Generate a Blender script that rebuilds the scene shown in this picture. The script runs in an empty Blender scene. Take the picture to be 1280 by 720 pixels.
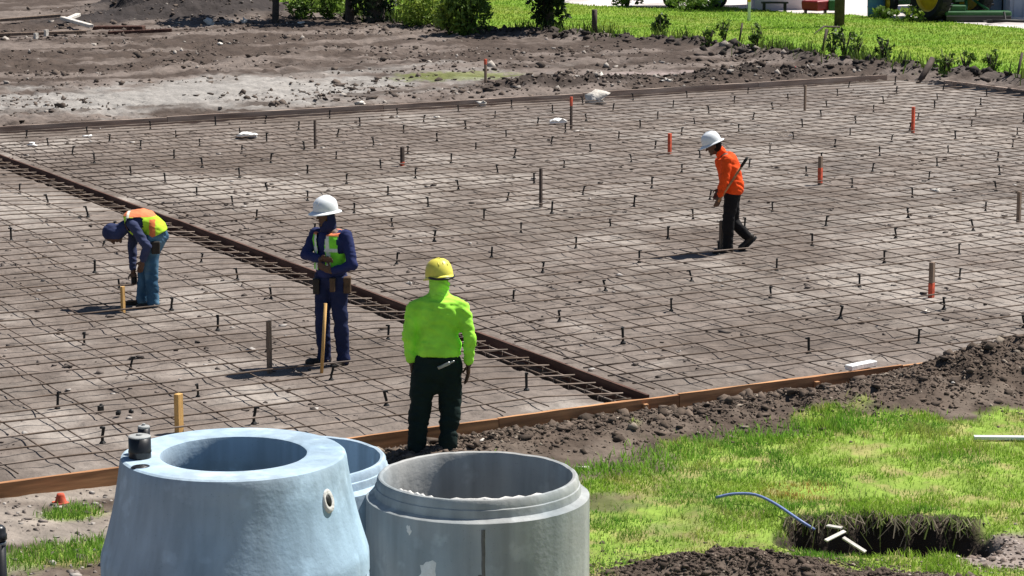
import bpy, bmesh, math, random
import numpy as np
from mathutils import Vector, Matrix
R_ = math.radians
random.seed(7); rng = np.random.default_rng(11)
sc = bpy.context.scene
col = sc.collection

# ------------------------------------------------------------------ camera
FPX, HOR, CAMZ, YAW = 3100.0, 550.0, 5.4, R_(30)      # focal length and horizon offset in photo pixels
PITCH = math.atan(HOR / FPX)
cam = bpy.data.objects.new('camera', bpy.data.cameras.new('camera')); col.objects.link(cam)
cam.location = (0, 0, CAMZ); cam.rotation_euler = (math.pi/2 - PITCH, 0, -YAW)
cam.data.sensor_width = 36; cam.data.lens = 36 * FPX / 1280
cam.data.clip_end = 3000; cam.data.clip_start = .1
sc.camera = cam
# ------------------------------------------------------------------ sky, sun, exposure
SUN_AZ, SUN_EL = R_(30 + 60), R_(59)                   # azimuth clockwise from +Y
w = bpy.data.worlds.new('World'); sc.world = w; w.use_nodes = True
nt = w.node_tree; bg = nt.nodes['Background']
sky = nt.nodes.new('ShaderNodeTexSky'); sky.sky_type = 'NISHITA'; sky.sun_disc = False
sky.sun_elevation = SUN_EL; sky.sun_rotation = SUN_AZ; sky.dust_density = .3; sky.ozone_density = 2.2; sky.air_density = 1.0
nt.links.new(sky.outputs[0], bg.inputs[0]); bg.inputs[1].default_value = 0.05
sl = bpy.data.lights.new('sun', 'SUN'); sl.energy = 5.0; sl.angle = R_(.5); sl.color = (1, .955, .89)
so = bpy.data.objects.new('sun', sl); col.objects.link(so)
sdir = Vector((math.sin(SUN_AZ)*math.cos(SUN_EL), math.cos(SUN_AZ)*math.cos(SUN_EL), math.sin(SUN_EL)))
so.rotation_euler = sdir.to_track_quat('Z', 'Y').to_euler(); so.location = (30, 20, 40)
sc.view_settings.view_transform = 'Standard'; sc.view_settings.look = 'None'
sc.view_settings.exposure = 0.6; sc.view_settings.gamma = 1

# ------------------------------------------------------------------ helpers: site survey
CF = np.array([math.sin(YAW)*math.cos(PITCH), math.cos(YAW)*math.cos(PITCH), -math.sin(PITCH)])
CR = np.array([math.cos(YAW), -math.sin(YAW), 0]); CU = np.cross(CR, CF)
def site(px, py, z=0.0):
    d = CF + CR*(px-640)/FPX - CU*(py-360)/FPX
    return np.array([0, 0, CAMZ]) + d*((z-CAMZ)/d[2])
# ------------------------------------------------------------------ noise
def _h(ix, iy, s):
    n = (ix*374761393 + iy*668265263 + s*974634777) & 0xffffffff
    n = ((n ^ (n >> 13)) * 1274126177) & 0xffffffff
    return ((n ^ (n >> 16)) & 0xffff) / 65535.0
def vn(x, y, s=0):
    x = np.asarray(x, float); y = np.asarray(y, float)
    fx = np.floor(x); fy = np.floor(y); ix = fx.astype(np.int64); iy = fy.astype(np.int64)
    u = x-fx; v = y-fy; u = u*u*(3-2*u); v = v*v*(3-2*v)
    a = _h(ix, iy, s); b = _h(ix+1, iy, s); c = _h(ix, iy+1, s); d = _h(ix+1, iy+1, s)
    return (a*(1-u)+b*u)*(1-v) + (c*(1-u)+d*u)*v
def fbm(x, y, s=0, o=4):
    t = 0; a = .5; n = 0
    for i in range(o):
        t = t + a*vn(np.asarray(x)*2**i, np.asarray(y)*2**i, s+i*17); n += a; a *= .5
    return t/n
def ss(a, b, x):
    t = np.clip((np.asarray(x, float)-a)/(b-a), 0, 1); return t*t*(3-2*t)
# ------------------------------------------------------------------ helpers: meshes
def link(name, me, parent=None, mat=None, smooth=False):
    o = bpy.data.objects.new(name, me); col.objects.link(o); o.parent = parent
    if mat is not None and not me.materials: me.materials.append(mat)
    if smooth: me.shade_smooth()
    if smooth and mat is not None and mat.name.startswith('cast'): me.set_sharp_from_angle(angle=R_(28))
    return o
def tag(o, label, cat=None, group=None, kind=None):
    o['label'] = label
    if cat: o['category'] = cat
    if group: o['group'] = group
    if kind: o['kind'] = kind
    return o
def empty(name, loc, rz=0, label=None, cat=None, group=None):
    o = bpy.data.objects.new(name, None); col.objects.link(o); o.location = loc; o.rotation_euler = (0, 0, rz)
    o.empty_display_size = .2
    if label: tag(o, label, cat, group)
    return o
def raw_mesh(name, V, Fq, cols=None):
    """V (n,3) float, Fq (m,k) int of equal sized faces, fast path"""
    V = np.asarray(V, np.float32); Fq = np.asarray(Fq, np.int32); m, k = Fq.shape
    me = bpy.data.meshes.new(name)
    me.vertices.add(len(V)); me.vertices.foreach_set('co', V.ravel())
    me.loops.add(m*k); me.loops.foreach_set('vertex_index', Fq.ravel())
    me.polygons.add(m); me.polygons.foreach_set('loop_start', np.arange(0, m*k, k, dtype=np.int32))
    try: me.polygons.foreach_set('loop_total', np.full(m, k, np.int32))
    except Exception: pass
    me.update(calc_edges=True)
    if cols is not None: set_col(me, cols)
    return me
def set_col(me, cols):
    a = me.color_attributes.new('Col', 'FLOAT_COLOR', 'POINT')
    c = np.ones((len(me.vertices), 4), np.float32); c[:, :3] = cols
    a.data.foreach_set('color', c.ravel())
class MB:
    def __init__(s): s.v = []; s.f = []
    def add(s, vs, fs):
        b = len(s.v); s.v += [tuple(map(float, p)) for p in vs]; s.f += [tuple(i+b for i in f) for f in fs]; return s
    def box(s, c, d, M=None):
        x, y, z = d[0]/2, d[1]/2, d[2]/2
        vs = [Vector((sx*x, sy*y, sz*z)) for sz in (-1, 1) for sx, sy in ((-1,-1),(1,-1),(1,1),(-1,1))]
        if M is not None: vs = [M @ p for p in vs]
        vs = [p + Vector(c) for p in vs]
        return s.add(vs, [(3,2,1,0),(4,5,6,7),(0,1,5,4),(1,2,6,5),(2,3,7,6),(3,0,4,7)])
    def tube(s, pts, r, n=6, cap=True):
        pts = [Vector(p) for p in pts]; m = len(pts)
        rs = list(r) if hasattr(r, '__len__') else [r]*m
        t0 = (pts[1]-pts[0]).normalized(); up = Vector((0,0,1)) if abs(t0.z) < .9 else Vector((1,0,0))
        a = t0.cross(up).normalized(); vs = []
        for i, p in enumerate(pts):
            t = ((pts[min(i+1, m-1)]-pts[i]).normalized() + (pts[i]-pts[max(i-1, 0)]).normalized())
            t = t.normalized() if t.length > 1e-6 else t0
            a = (a - t*a.dot(t)).normalized(); b = t.cross(a)
            for k in range(n):
                q = 2*math.pi*k/n; vs.append(p + (a*math.cos(q)+b*math.sin(q))*rs[i])
        fs = [(i*n+k, i*n+(k+1) % n, (i+1)*n+(k+1) % n, (i+1)*n+k) for i in range(m-1) for k in range(n)]
        if cap: fs += [tuple(range(n-1, -1, -1)), tuple((m-1)*n+k for k in range(n))]
        return s.add(vs, fs)
    def lathe(s, prof, n=24, M=None, close=True):
        vs = []; m = len(prof)
        for r, z in prof:
            for k in range(n):
                q = 2*math.pi*k/n; p = Vector((r*math.cos(q), r*math.sin(q), z)); vs.append(M @ p if M is not None else p)
        fs = [(i*n+k, i*n+(k+1) % n, (i+1)*n+(k+1) % n, (i+1)*n+k) for i in range(m-1) for k in range(n)]
        if close: fs += [tuple(range(n-1, -1, -1)), tuple((m-1)*n+k for k in range(n))]
        return s.add(vs, fs)
    def cone(s, p0, p1, r0, r1, n=12):                       # round cone with hemispherical ends
        p0 = Vector(p0); p1 = Vector(p1); t = (p1-p0); L = t.length
        if L < 1e-5: t = Vector((0,0,1)); p1 = p0 + t*1e-4
        t = t.normalized(); pts = []; rs = []
        for a in (-85, -60, -30): pts.append(p0 + t*r0*math.sin(R_(a))); rs.append(r0*math.cos(R_(a)))
        pts += [p0, p0.lerp(p1, .5), p1]; rs += [r0, (r0+r1)/2, r1]
        for a in (30, 60, 85): pts.append(p1 + t*r1*math.sin(R_(a))); rs.append(r1*math.cos(R_(a)))
        return s.tube(pts, rs, n)
    def ell(s, c, ax, n=14, m=9):                             # ellipsoid from three axis vectors
        c = Vector(c); A = [Vector(a) for a in ax]; vs = []
        for i in range(m+1):
            ph = math.pi*(i+.02)/(m+.04)
            for k in range(n):
                q = 2*math.pi*k/n
                vs.append(c + A[0]*math.sin(ph)*math.cos(q) + A[1]*math.sin(ph)*math.sin(q) - A[2]*math.cos(ph))
        fs = [(i*n+k, i*n+(k+1) % n, (i+1)*n+(k+1) % n, (i+1)*n+k) for i in range(m) for k in range(n)]
        fs += [tuple(range(n-1, -1, -1)), tuple(m*n+k for k in range(n))]
        return s.add(vs, fs)
    def loft(s, rings, n=20):                                 # rings: (centre, a vec, b vec)
        vs = []
        for c, a, b in rings:
            for k in range(n):
                q = 2*math.pi*k/n; vs.append(Vector(c)+Vector(a)*math.cos(q)+Vector(b)*math.sin(q))
        m = len(rings)
        fs = [(i*n+k, i*n+(k+1) % n, (i+1)*n+(k+1) % n, (i+1)*n+k) for i in range(m-1) for k in range(n)]
        fs += [tuple(range(n-1, -1, -1)), tuple((m-1)*n+k for k in range(n))]
        return s.add(vs, fs)
    def mesh(s, name='m'):
        me = bpy.data.meshes.new(name); me.from_pydata(s.v, [], s.f); me.update(); return me
    def build(s, name, mat, parent=None, smooth=False, bevel=0):
        me = s.mesh(name)
        if bevel:
            bm = bmesh.new(); bm.from_mesh(me)
            bmesh.ops.bevel(bm, geom=bm.edges[:], offset=bevel, segments=1, affect='EDGES'); bm.to_mesh(me); bm.free()
        return link(name, me, parent, mat, smooth)

# ------------------------------------------------------------------ materials
def mat(name, base=(.5,.5,.5), rough=.85, var=.25, scale=8, bump=.2, bscale=40, bdist=.01, attr=False, metal=0, spec=.3,
        trans=0, c2=None, stretch=(1,1,1)):
    m = bpy.data.materials.new(name); m.use_nodes = True; t = m.node_tree; n = t.nodes; L = t.links
    b = n['Principled BSDF']; b.inputs['Roughness'].default_value = rough; b.inputs['Metallic'].default_value = metal
    b.inputs['Specular IOR Level'].default_value = spec
    tc = n.new('ShaderNodeTexCoord'); mp = n.new('ShaderNodeMapping'); mp.inputs['Scale'].default_value = stretch
    L.new(tc.outputs['Object'], mp.inputs[0])
    nz = n.new('ShaderNodeTexNoise'); nz.inputs['Scale'].default_value = scale; nz.inputs['Detail'].default_value = 6
    L.new(mp.outputs[0], nz.inputs['Vector'])
    rp = n.new('ShaderNodeMapRange'); rp.inputs[1].default_value = .3; rp.inputs[2].default_value = .7
    rp.inputs[3].default_value = 1-var; rp.inputs[4].default_value = 1+var; L.new(nz.outputs[0], rp.inputs[0])
    mx = n.new('ShaderNodeMix'); mx.data_type = 'RGBA'; mx.blend_type = 'MULTIPLY'; mx.inputs[0].default_value = 1
    if attr:
        at = n.new('ShaderNodeVertexColor'); at.layer_name = 'Col'; L.new(at.outputs[0], mx.inputs[6])
    elif c2 is not None:
        n2 = n.new('ShaderNodeTexNoise'); n2.inputs['Scale'].default_value = scale*.35; n2.inputs['Detail'].default_value = 4
        L.new(mp.outputs[0], n2.inputs['Vector'])
        r2 = n.new('ShaderNodeMapRange'); r2.inputs[1].default_value = .42; r2.inputs[2].default_value = .6; L.new(n2.outputs[0], r2.inputs[0])
        m2 = n.new('ShaderNodeMix'); m2.data_type = 'RGBA'; L.new(r2.outputs[0], m2.inputs[0])
        m2.inputs[6].default_value = (*base, 1); m2.inputs[7].default_value = (*c2, 1); L.new(m2.outputs[2], mx.inputs[6])
    else: mx.inputs[6].default_value = (*base, 1)
    L.new(rp.outputs[0], mx.inputs[7]); L.new(mx.outputs[2], b.inputs['Base Color'])
    if bump:
        nb = n.new('ShaderNodeTexNoise'); nb.inputs['Scale'].default_value = bscale; nb.inputs['Detail'].default_value = 5
        L.new(mp.outputs[0], nb.inputs['Vector'])
        bp = n.new('ShaderNodeBump'); bp.inputs['Strength'].default_value = bump; bp.inputs['Distance'].default_value = bdist
        L.new(nb.outputs[0], bp.inputs['Height']); L.new(bp.outputs[0], b.inputs['Normal'])
    if trans:
        tr = n.new('ShaderNodeBsdfTranslucent'); L.new(mx.outputs[2], tr.inputs[0]); ms = n.new('ShaderNodeMixShader')
        ms.inputs[0].default_value = trans; L.new(b.outputs[0], ms.inputs[1]); L.new(tr.outputs[0], ms.inputs[2])
        L.new(ms.outputs[0], n['Material Output'].inputs[0])
    return m
M = {}
M['soil'] = mat('soil', attr=True, rough=.95, var=.22, scale=3.5, bump=.9, bscale=9, bdist=.05, spec=.12)
M['turf'] = mat('turf', attr=True, rough=.9, var=.2, scale=1.2, bump=.6, bscale=14, bdist=.04, spec=.1)
M['gravel'] = mat('pale_gravel', attr=True, rough=.95, var=.12, scale=2, bump=.4, bscale=20, spec=.1)
M['clod'] = mat('clod', attr=True, rough=.95, var=.2, scale=14, bump=.6, bscale=40, bdist=.01, spec=.1)
M['blade'] = mat('grass_blade', attr=True, rough=.6, var=.12, scale=3, bump=0, trans=.4, spec=.2)
M['leaf'] = mat('leaf', attr=True, rough=.55, var=.15, scale=4, bump=0, trans=.35, spec=.3)
M['rebar'] = mat('rusty_rebar', (.12,.085,.062), .8, .4, 5, .6, 60, .004, c2=(.22,.175,.145), spec=.35)
M['stub'] = mat('black_stub', (.012,.012,.012), .6, .2, 30, .1)
M['pine'] = mat('form_pine', (.50,.26,.12), .8, .4, 3, .4, 30, .006, c2=(.36,.175,.08), stretch=(.6,8,8))
M['greywood'] = mat('weathered_board', (.37,.29,.235), .85, .3, 3, .4, 30, .006, c2=(.26,.185,.145), stretch=(.6,8,8))
M['rustwood'] = mat('stained_board', (.065,.028,.020), .85, .4, 4, .4, 30, .006, c2=(.11,.058,.042), stretch=(8,.6,8))
M['bark'] = mat('bark', (.07,.055,.045), .9, .35, 6, .7, 20, .03)
M['stakew'] = mat('stake_wood', (.23,.165,.12), .85, .3, 6, .3, c2=(.15,.11,.085), stretch=(8,8,1))
M['stakey'] = mat('fresh_stake', (.60,.36,.13), .8, .2, 6, .3, stretch=(8,8,1))
M['stakeo'] = mat('orange_paint', (.66,.10,.045), .7, .4, 14, .3, c2=(.45,.10,.06))
M['staked'] = mat('dark_stake', (.075,.055,.045), .85, .3, 8, .3)
M['black'] = mat('black_plastic', (.012,.012,.013), .35, .2, 20, .05, spec=.5)
M['skin'] = mat('skin', (.10,.05,.03), .5, .1, 15, .1, 80, .002, spec=.4)
M['cloth'] = mat('cloth', attr=True, rough=.85, var=.2, scale=6, bump=.25, bscale=30, bdist=.01, spec=.2)
M['white'] = mat('white_plastic', (.80,.82,.84), .35, .05, 10, .05, spec=.5)
M['hatY'] = mat('yellow_hat', (.78,.72,.12), .4, .15, 9, .05, c2=(.66,.56,.08))
M['leather'] = mat('dark_leather', (.035,.028,.022), .6, .3, 20, .2)
M['belt'] = mat('tool_belt', (.10,.06,.035), .7, .3, 20, .3)
M['wht'] = mat('white_rock', (.62,.58,.52), .9, .2, 8, .5, 20, .03)
M['paper'] = mat('white_wrapper', (.78,.78,.76), .6, .1, 10, .3, 15, .02)
M['steel'] = mat('steel', (.35,.35,.36), .35, .2, 20, .1, metal=.8)
M['tape'] = mat('pvc_pipe', (.20,.26,.50), .45, .1, 20, .05)
M['green'] = mat('tractor_green', (.015,.10,.025), .35, .2, 6, .05, spec=.5)
M['yellow'] = mat('tractor_yellow', (.72,.47,.03), .4, .15, 6, .05, spec=.5)
M['tyre'] = mat('tyre', (.018,.018,.018), .85, .3, 10, .3)
M['red'] = mat('red_paint', (.28,.025,.03), .45, .2, 6, .05)
M['bluep'] = mat('blue_plastic', (.06,.16,.33), .5, .15, 6, .05)
M['metalwall'] = mat('blue_grey_sheet', (.20,.27,.36), .5, .12, 1.5, .05, spec=.4)
M['metalwall2'] = mat('pale_sheet', (.38,.43,.52), .5, .1, 1.5, .05)
M['pinkwall'] = mat('pale_pink_wall', (.62,.53,.52), .85, .08, 1.5, .1)
M['whitewall'] = mat('white_wall', (.75,.76,.80), .8, .06, 1.5, .1)
M['glass'] = mat('dark_glass', (.02,.025,.03), .1, .1, 4, 0, spec=.6)
def concrete(name, base, patch, dark):
    m = mat(name, base, .9, .10, 2.2, .28, 30, .010, c2=patch); t = m.node_tree; n = t.nodes; L = t.links; b = n['Principled BSDF']
    src = b.inputs['Base Color'].links[0].from_socket; tc = [x for x in n if x.type == 'TEX_COORD'][0]
    def ramp(sock, a, c, lo, hi):
        r = n.new('ShaderNodeMapRange'); r.inputs[1].default_value = a; r.inputs[2].default_value = c; r.inputs[3].default_value = lo; r.inputs[4].default_value = hi; L.new(sock, r.inputs[0]); return r.outputs[0]
    mp = n.new('ShaderNodeMapping'); mp.inputs['Scale'].default_value = (9, 9, .7); L.new(tc.outputs['Object'], mp.inputs[0])
    st = n.new('ShaderNodeTexNoise'); st.inputs['Scale'].default_value = 1; st.inputs['Detail'].default_value = 5; L.new(mp.outputs[0], st.inputs[0]); f1 = ramp(st.outputs[0], .35, .65, .82, 1.1)   # run-off streaks
    vo = n.new('ShaderNodeTexVoronoi'); vo.inputs['Scale'].default_value = 34; L.new(tc.outputs['Object'], vo.inputs['Vector']); f2 = ramp(vo.outputs['Distance'], .06, .12, .72, 1)           # air holes
    nz = n.new('ShaderNodeTexNoise'); nz.inputs['Scale'].default_value = 5; nz.inputs['Detail'].default_value = 8; L.new(tc.outputs['Object'], nz.inputs[0]); f3 = ramp(nz.outputs[0], .58, .66, 1, 1.22)   # dried splashes
    q = f1
    for f in (f2, f3):
        mu = n.new('ShaderNodeMath'); mu.operation = 'MULTIPLY'; L.new(q, mu.inputs[0]); L.new(f, mu.inputs[1]); q = mu.outputs[0]
    mx = n.new('ShaderNodeMix'); mx.data_type = 'RGBA'; mx.blend_type = 'MULTIPLY'; mx.inputs[0].default_value = 1; L.new(src, mx.inputs[6]); L.new(q, mx.inputs[7]); L.new(mx.outputs[2], b.inputs['Base Color'])
    return m
M['conc'] = concrete('cast_concrete', (.385,.48,.56), (.31,.435,.545), None)
M['conc2'] = concrete('cast_concrete_grey', (.37,.37,.355), (.25,.29,.31), None)
M['mortar'] = mat('mortar', (.62,.61,.58), .95, .1, 20, .6, 60, .01)

# ------------------------------------------------------------------ the ground as one sheet, split into its surfaces
VN, VF, UR, UB = 20.12, 46.0, 37.1, 13.22                # near form, far form, right form, divider board
SK = .036                                                # the divider runs slightly off square
def warp(x, y): return SK*(y-20.3)*np.exp(-((np.asarray(x)-13.3)/5.0)**2)*ss(16, 20.3, y)*(1-ss(50, 80, y))
BX = np.array([-60, 31.5, 32.6, 32.9, 35.2, 36.1, 35.5, 35.9, 37.5, 38.9, 38.2, 38.4, 38.7, 39.5]); BY = np.array([150, 85.7, 80.8, 75.5, 73.5, 70.8, 67.4, 64.1, 60.3, 56.8, 51.3, 48.4, 43.5, -200])
def field_u(y): return np.interp(y, BY[::-1], BX[::-1])
YX = np.array([30, 45.5, 46, 47, 49.1, 49.7, 50.6, 50.9, 51.4, 52]); YY = np.array([140, 75.4, 73, 71.5, 70.7, 67, 65.5, 61.8, 57.8, -200])
def yard_u(y): return np.interp(y, YY[::-1], YX[::-1])
HC = np.array([12.25, 15.62]); HA = np.array([.866, -.5]); HB = np.array([.5, .866])    # the dug hole: centre, long axis, away axis
def holedepth(x, y):
    a = (x-HC[0])*HA[0]+(y-HC[1])*HA[1]; b = (x-HC[0])*HB[0]+(y-HC[1])*HB[1]
    b = b + .36*(fbm(a*2.1, a*0+3.3, 5, 4)-.5)*2 + .09*(fbm(x*6, y*6, 6, 2)-.5) - .10*np.minimum(1, np.abs(a))**2
    aa = np.abs(a-.28) + .35*(fbm(x*2.5, y*2.5, 7, 2)-.5)
    return a, b, (1-ss(.45, 1.05, aa))*ss(-.75, -.02, b)*(1-ss(.24, .34, b))*(.75+.5*fbm(x*4, y*4, 8, 2))
def ridge(x, y, s, o=4): return 1-np.abs(2*fbm(x, y, s, o)-1)
def hz(x, y):
    x = np.asarray(x, float); y = np.asarray(y, float); x0 = x
    for _ in range(3): x = x0 - warp(x, y)
    return hz0(x, y)
def hz0(x, y):
    inslab = (x < UR) & (y > VN) & (y < VF)
    # prepared pad
    zs = .035*(fbm(x*.9, y*.9, 21, 3)-.5) + .075*(fbm(x*2.6, y*2.6, 22, 3)-.5)*ss(.3, .55, fbm(x*.35, y*.35, 25, 2)) + .028*(fbm(x*6.5, y*6.5, 23, 2)-.5)
    tr = ss(UB-.42, UB-.35, x)*(1-ss(UB-.06, UB-.02, x))
    zs = zs - tr*(.30 + .10*fbm(x*3, y*2, 31, 3))
    # near outside
    zn = -.11 + .07*(fbm(x*.8, y*.8, 41, 3)-.5) + .035*(fbm(x*4.5, y*4.5, 42, 3)-.5)
    bh = np.interp(x, [5, 8.5, 9.8, 11, 13, 15, 16.2, 17.2, 18.2, 20, 24, 40], [.0, .0, .01, .07, .09, .12, .16, .24, .27, .26, .28, .3])
    bw = np.interp(x, [9, 12, 16, 18, 30], [.35, .55, .75, .9, 1.0])
    bc = np.interp(x, [9, 15, 17, 18.2, 30], [VN-.6, VN-.75, VN-.5, VN-.35, VN-.3])
    bb = np.exp(-((y-bc)/bw)**2)
    zn = zn - .04*np.exp(-((y-VN)/.15)**2)*(1-ss(15.5, 17, x))*ss(8.5, 10, x) + bh*bb*(1+.25*(fbm(x*1.1, y*1.1, 48, 2)-.5)) + bb*ss(9, 11, x)*(np.interp(x, [12, 17], [.09, .17])*(ridge(x*2.3, y*2.3, 43, 4)-.6) + .10*(ridge(x*5, y*5, 44, 3)-.6))
    md = np.exp(-(((x-10.55)*.866-(y-15.0)*.5)/.85)**2 - (((x-10.55)*.5+(y-15.0)*.866)/.38)**2)
    md2 = np.exp(-(((x-11.6)*.866-(y-14.1)*.5)/.7)**2 - (((x-11.6)*.5+(y-14.1)*.866)/.32)**2)*.55
    zn = zn + (.15*md + .12*md2) + np.maximum(md, md2)*(.22*(ridge(x*3.6, y*3.6, 45, 4)-.6))
    a, b, hd = holedepth(x, y)
    zn = zn - hd*.62 + .05*np.exp(-(a/1.1)**2-((b-.5)/.35)**2)
    # rough dirt beyond and field
    far = ss(VF-.5, VF+.6, y)
    zf = .02 + .10*(fbm(x*.5, y*.5, 51, 3)-.5) + .24*(ridge(x*1.3, y*1.7, 52, 5)-.62)*ss(.25, .5, fbm(x*.16, y*.16, 53, 2))*(1-.6*ss(64, 72, y))*(1-.75*np.exp(-((x-20.5)/7)**2-((y-50.5)/3.6)**2)) + .13*(ridge(x*3.0, y*3.0, 54, 3)-.6)
    pit = np.exp(-((x-28.8)/2.3)**2-((y-47.7)/.8)**2) + .8*np.exp(-((x-34.2)/2.0)**2-((y-47.6)/.55)**2)
    zf = zf + pit*(.15 + .55*(ridge(x*1.3, y*1.6, 55, 4)-.55))
    pile = np.exp(-((x-31.6)/2.8)**2-((y-76.0)/3.0)**2) + .25*np.exp(-((x-28.5)/3.5)**2-((y-73.2)/1.2)**2)
    zf = zf + pile*(.75 + 1.1*(ridge(x*.9, y*.9, 56, 5)-.6))
    fu = field_u(y); grassy = ss(-.6, .8, x-fu + 1.0*(fbm(x*.6, y*.6, 57, 2)-.5))
    lip = np.exp(-((x-fu+.3)/.6)**2)*(.16 + .22*(ridge(x*1.6, y*1.6, 58, 3)-.6))
    zg = .02 + .12*(fbm(x*.3, y*.3, 59, 3)-.5) + .03*(fbm(x*3, y*3, 60, 2)-.5)
    zg = zg*(1-ss(-.5, 2, x-yard_u(y))) + .0*x
    zo = zf*(1-grassy) + zg*grassy + lip*ss(40, 44, y)*(1-.8*ss(60, 66, y))
    near = y < VN
    nearright = ss(UR-.1, UR+.6, x)
    zz = np.where(inslab, zs, np.where(near, zn*(1-nearright)+zo*nearright, zo))
    fade = ss(90, 130, np.abs(x-30)+np.abs(y-40))
    return zz*(1-fade)
def lines(segs):
    out = []
    for a, b, st in segs: out += list(np.arange(a, b-1e-6, st))
    return np.array(out + [segs[-1][1]])
def far_lines(a, sgn): return [a+sgn*d for d in (4, 9, 16, 28, 50, 90, 160, 300, 600, 1200)]
xs = np.concatenate([sorted(far_lines(0, -1)), lines([(0, 5, .25), (5, UB-.64, .06), (UB-.64, UB+.02, .04), (UB+.02, 20, .065), (20, UR, .11), (UR, 42, .12), (42, 60, .4), (60, 75, 1)]), far_lines(75, 1)])
ys = np.concatenate([sorted(far_lines(9, -1)), lines([(9, 12.5, .2), (12.5, VN-.004, .05), (VN-.004, VN+.004, .008), (VN+.004, 26, .07), (26, VF-.004, .10), (VF-.004, VF+.004, .008), (VF+.004, 52, .12), (52, 80, .2), (80, 100, .8)]), far_lines(100, 1)])
X, Y = np.meshgrid(xs, ys); X = X.ravel(); Y = Y.ravel(); XW = X + warp(X, Y)
Z = hz0(X, Y)
def mixc(a, b, t): t = np.asarray(t)[:, None]; return np.asarray(a)*(1-t)+np.asarray(b)*t
def grass_mask(x, y):
    """where the turf by the near form grows"""
    lim = np.interp(x, [4, 7.4, 8.5, 10.5, 11.2, 12.5, 15, 16, 17, 20, 40], [18.6, 18.4, 17.2, 17.8, 18.55, 18.75, 18.75, 18.35, 18.0, 17.2, 16])
    m = ss(0, .35, lim - y + 1.9*(fbm(x*1.6, y*1.6, 71, 4)-.5))
    md = np.exp(-(((x-10.55)*.866-(y-15.0)*.5)/.95)**2 - (((x-10.55)*.5+(y-15.0)*.866)/.42)**2)
    md2 = np.exp(-(((x-11.6)*.866-(y-14.1)*.5)/.8)**2 - (((x-11.6)*.5+(y-14.1)*.866)/.35)**2)
    m = m*(1-ss(.25, .5, md))*(1-ss(.3, .55, md2))
    a, b, hd = holedepth(x, y)
    m = m*(1-ss(.05, .3, hd))
    bare = np.exp(-((x-13.0)/.62)**2-((y-14.5)/.55)**2)*1.25
    m = m*(1-ss(.35, .75, bare + .7*(fbm(x*3, y*3, 72, 2)-.5)))
    sparse = np.exp(-((x-10.6)/1.2)**2-((y-17.6)/1.3)**2)
    m = m*(1-.85*sparse*ss(.42, .6, fbm(x*2.2, y*2.2, 73, 3)))
    left = (x < 8.2)
    lp = np.exp(-((x-6.5)/.95)**2-((y-18.15)/.42)**2) + .7*np.exp(-((x-6.9)/.4)**2-((y-19.3)/.25)**2)
    return np.where(left, ss(.3, .75, lp+.7*(fbm(x*2.5, y*2.5, 74, 3)-.5)), m)
DRY = site(1005, 614, -.10)
def dry_mask(x, y): return np.exp(-(((x-DRY[0])*.866-(y-DRY[1])*.5)/.40)**2 - (((x-DRY[0])*.5+(y-DRY[1])*.866)/.42)**2)
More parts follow.
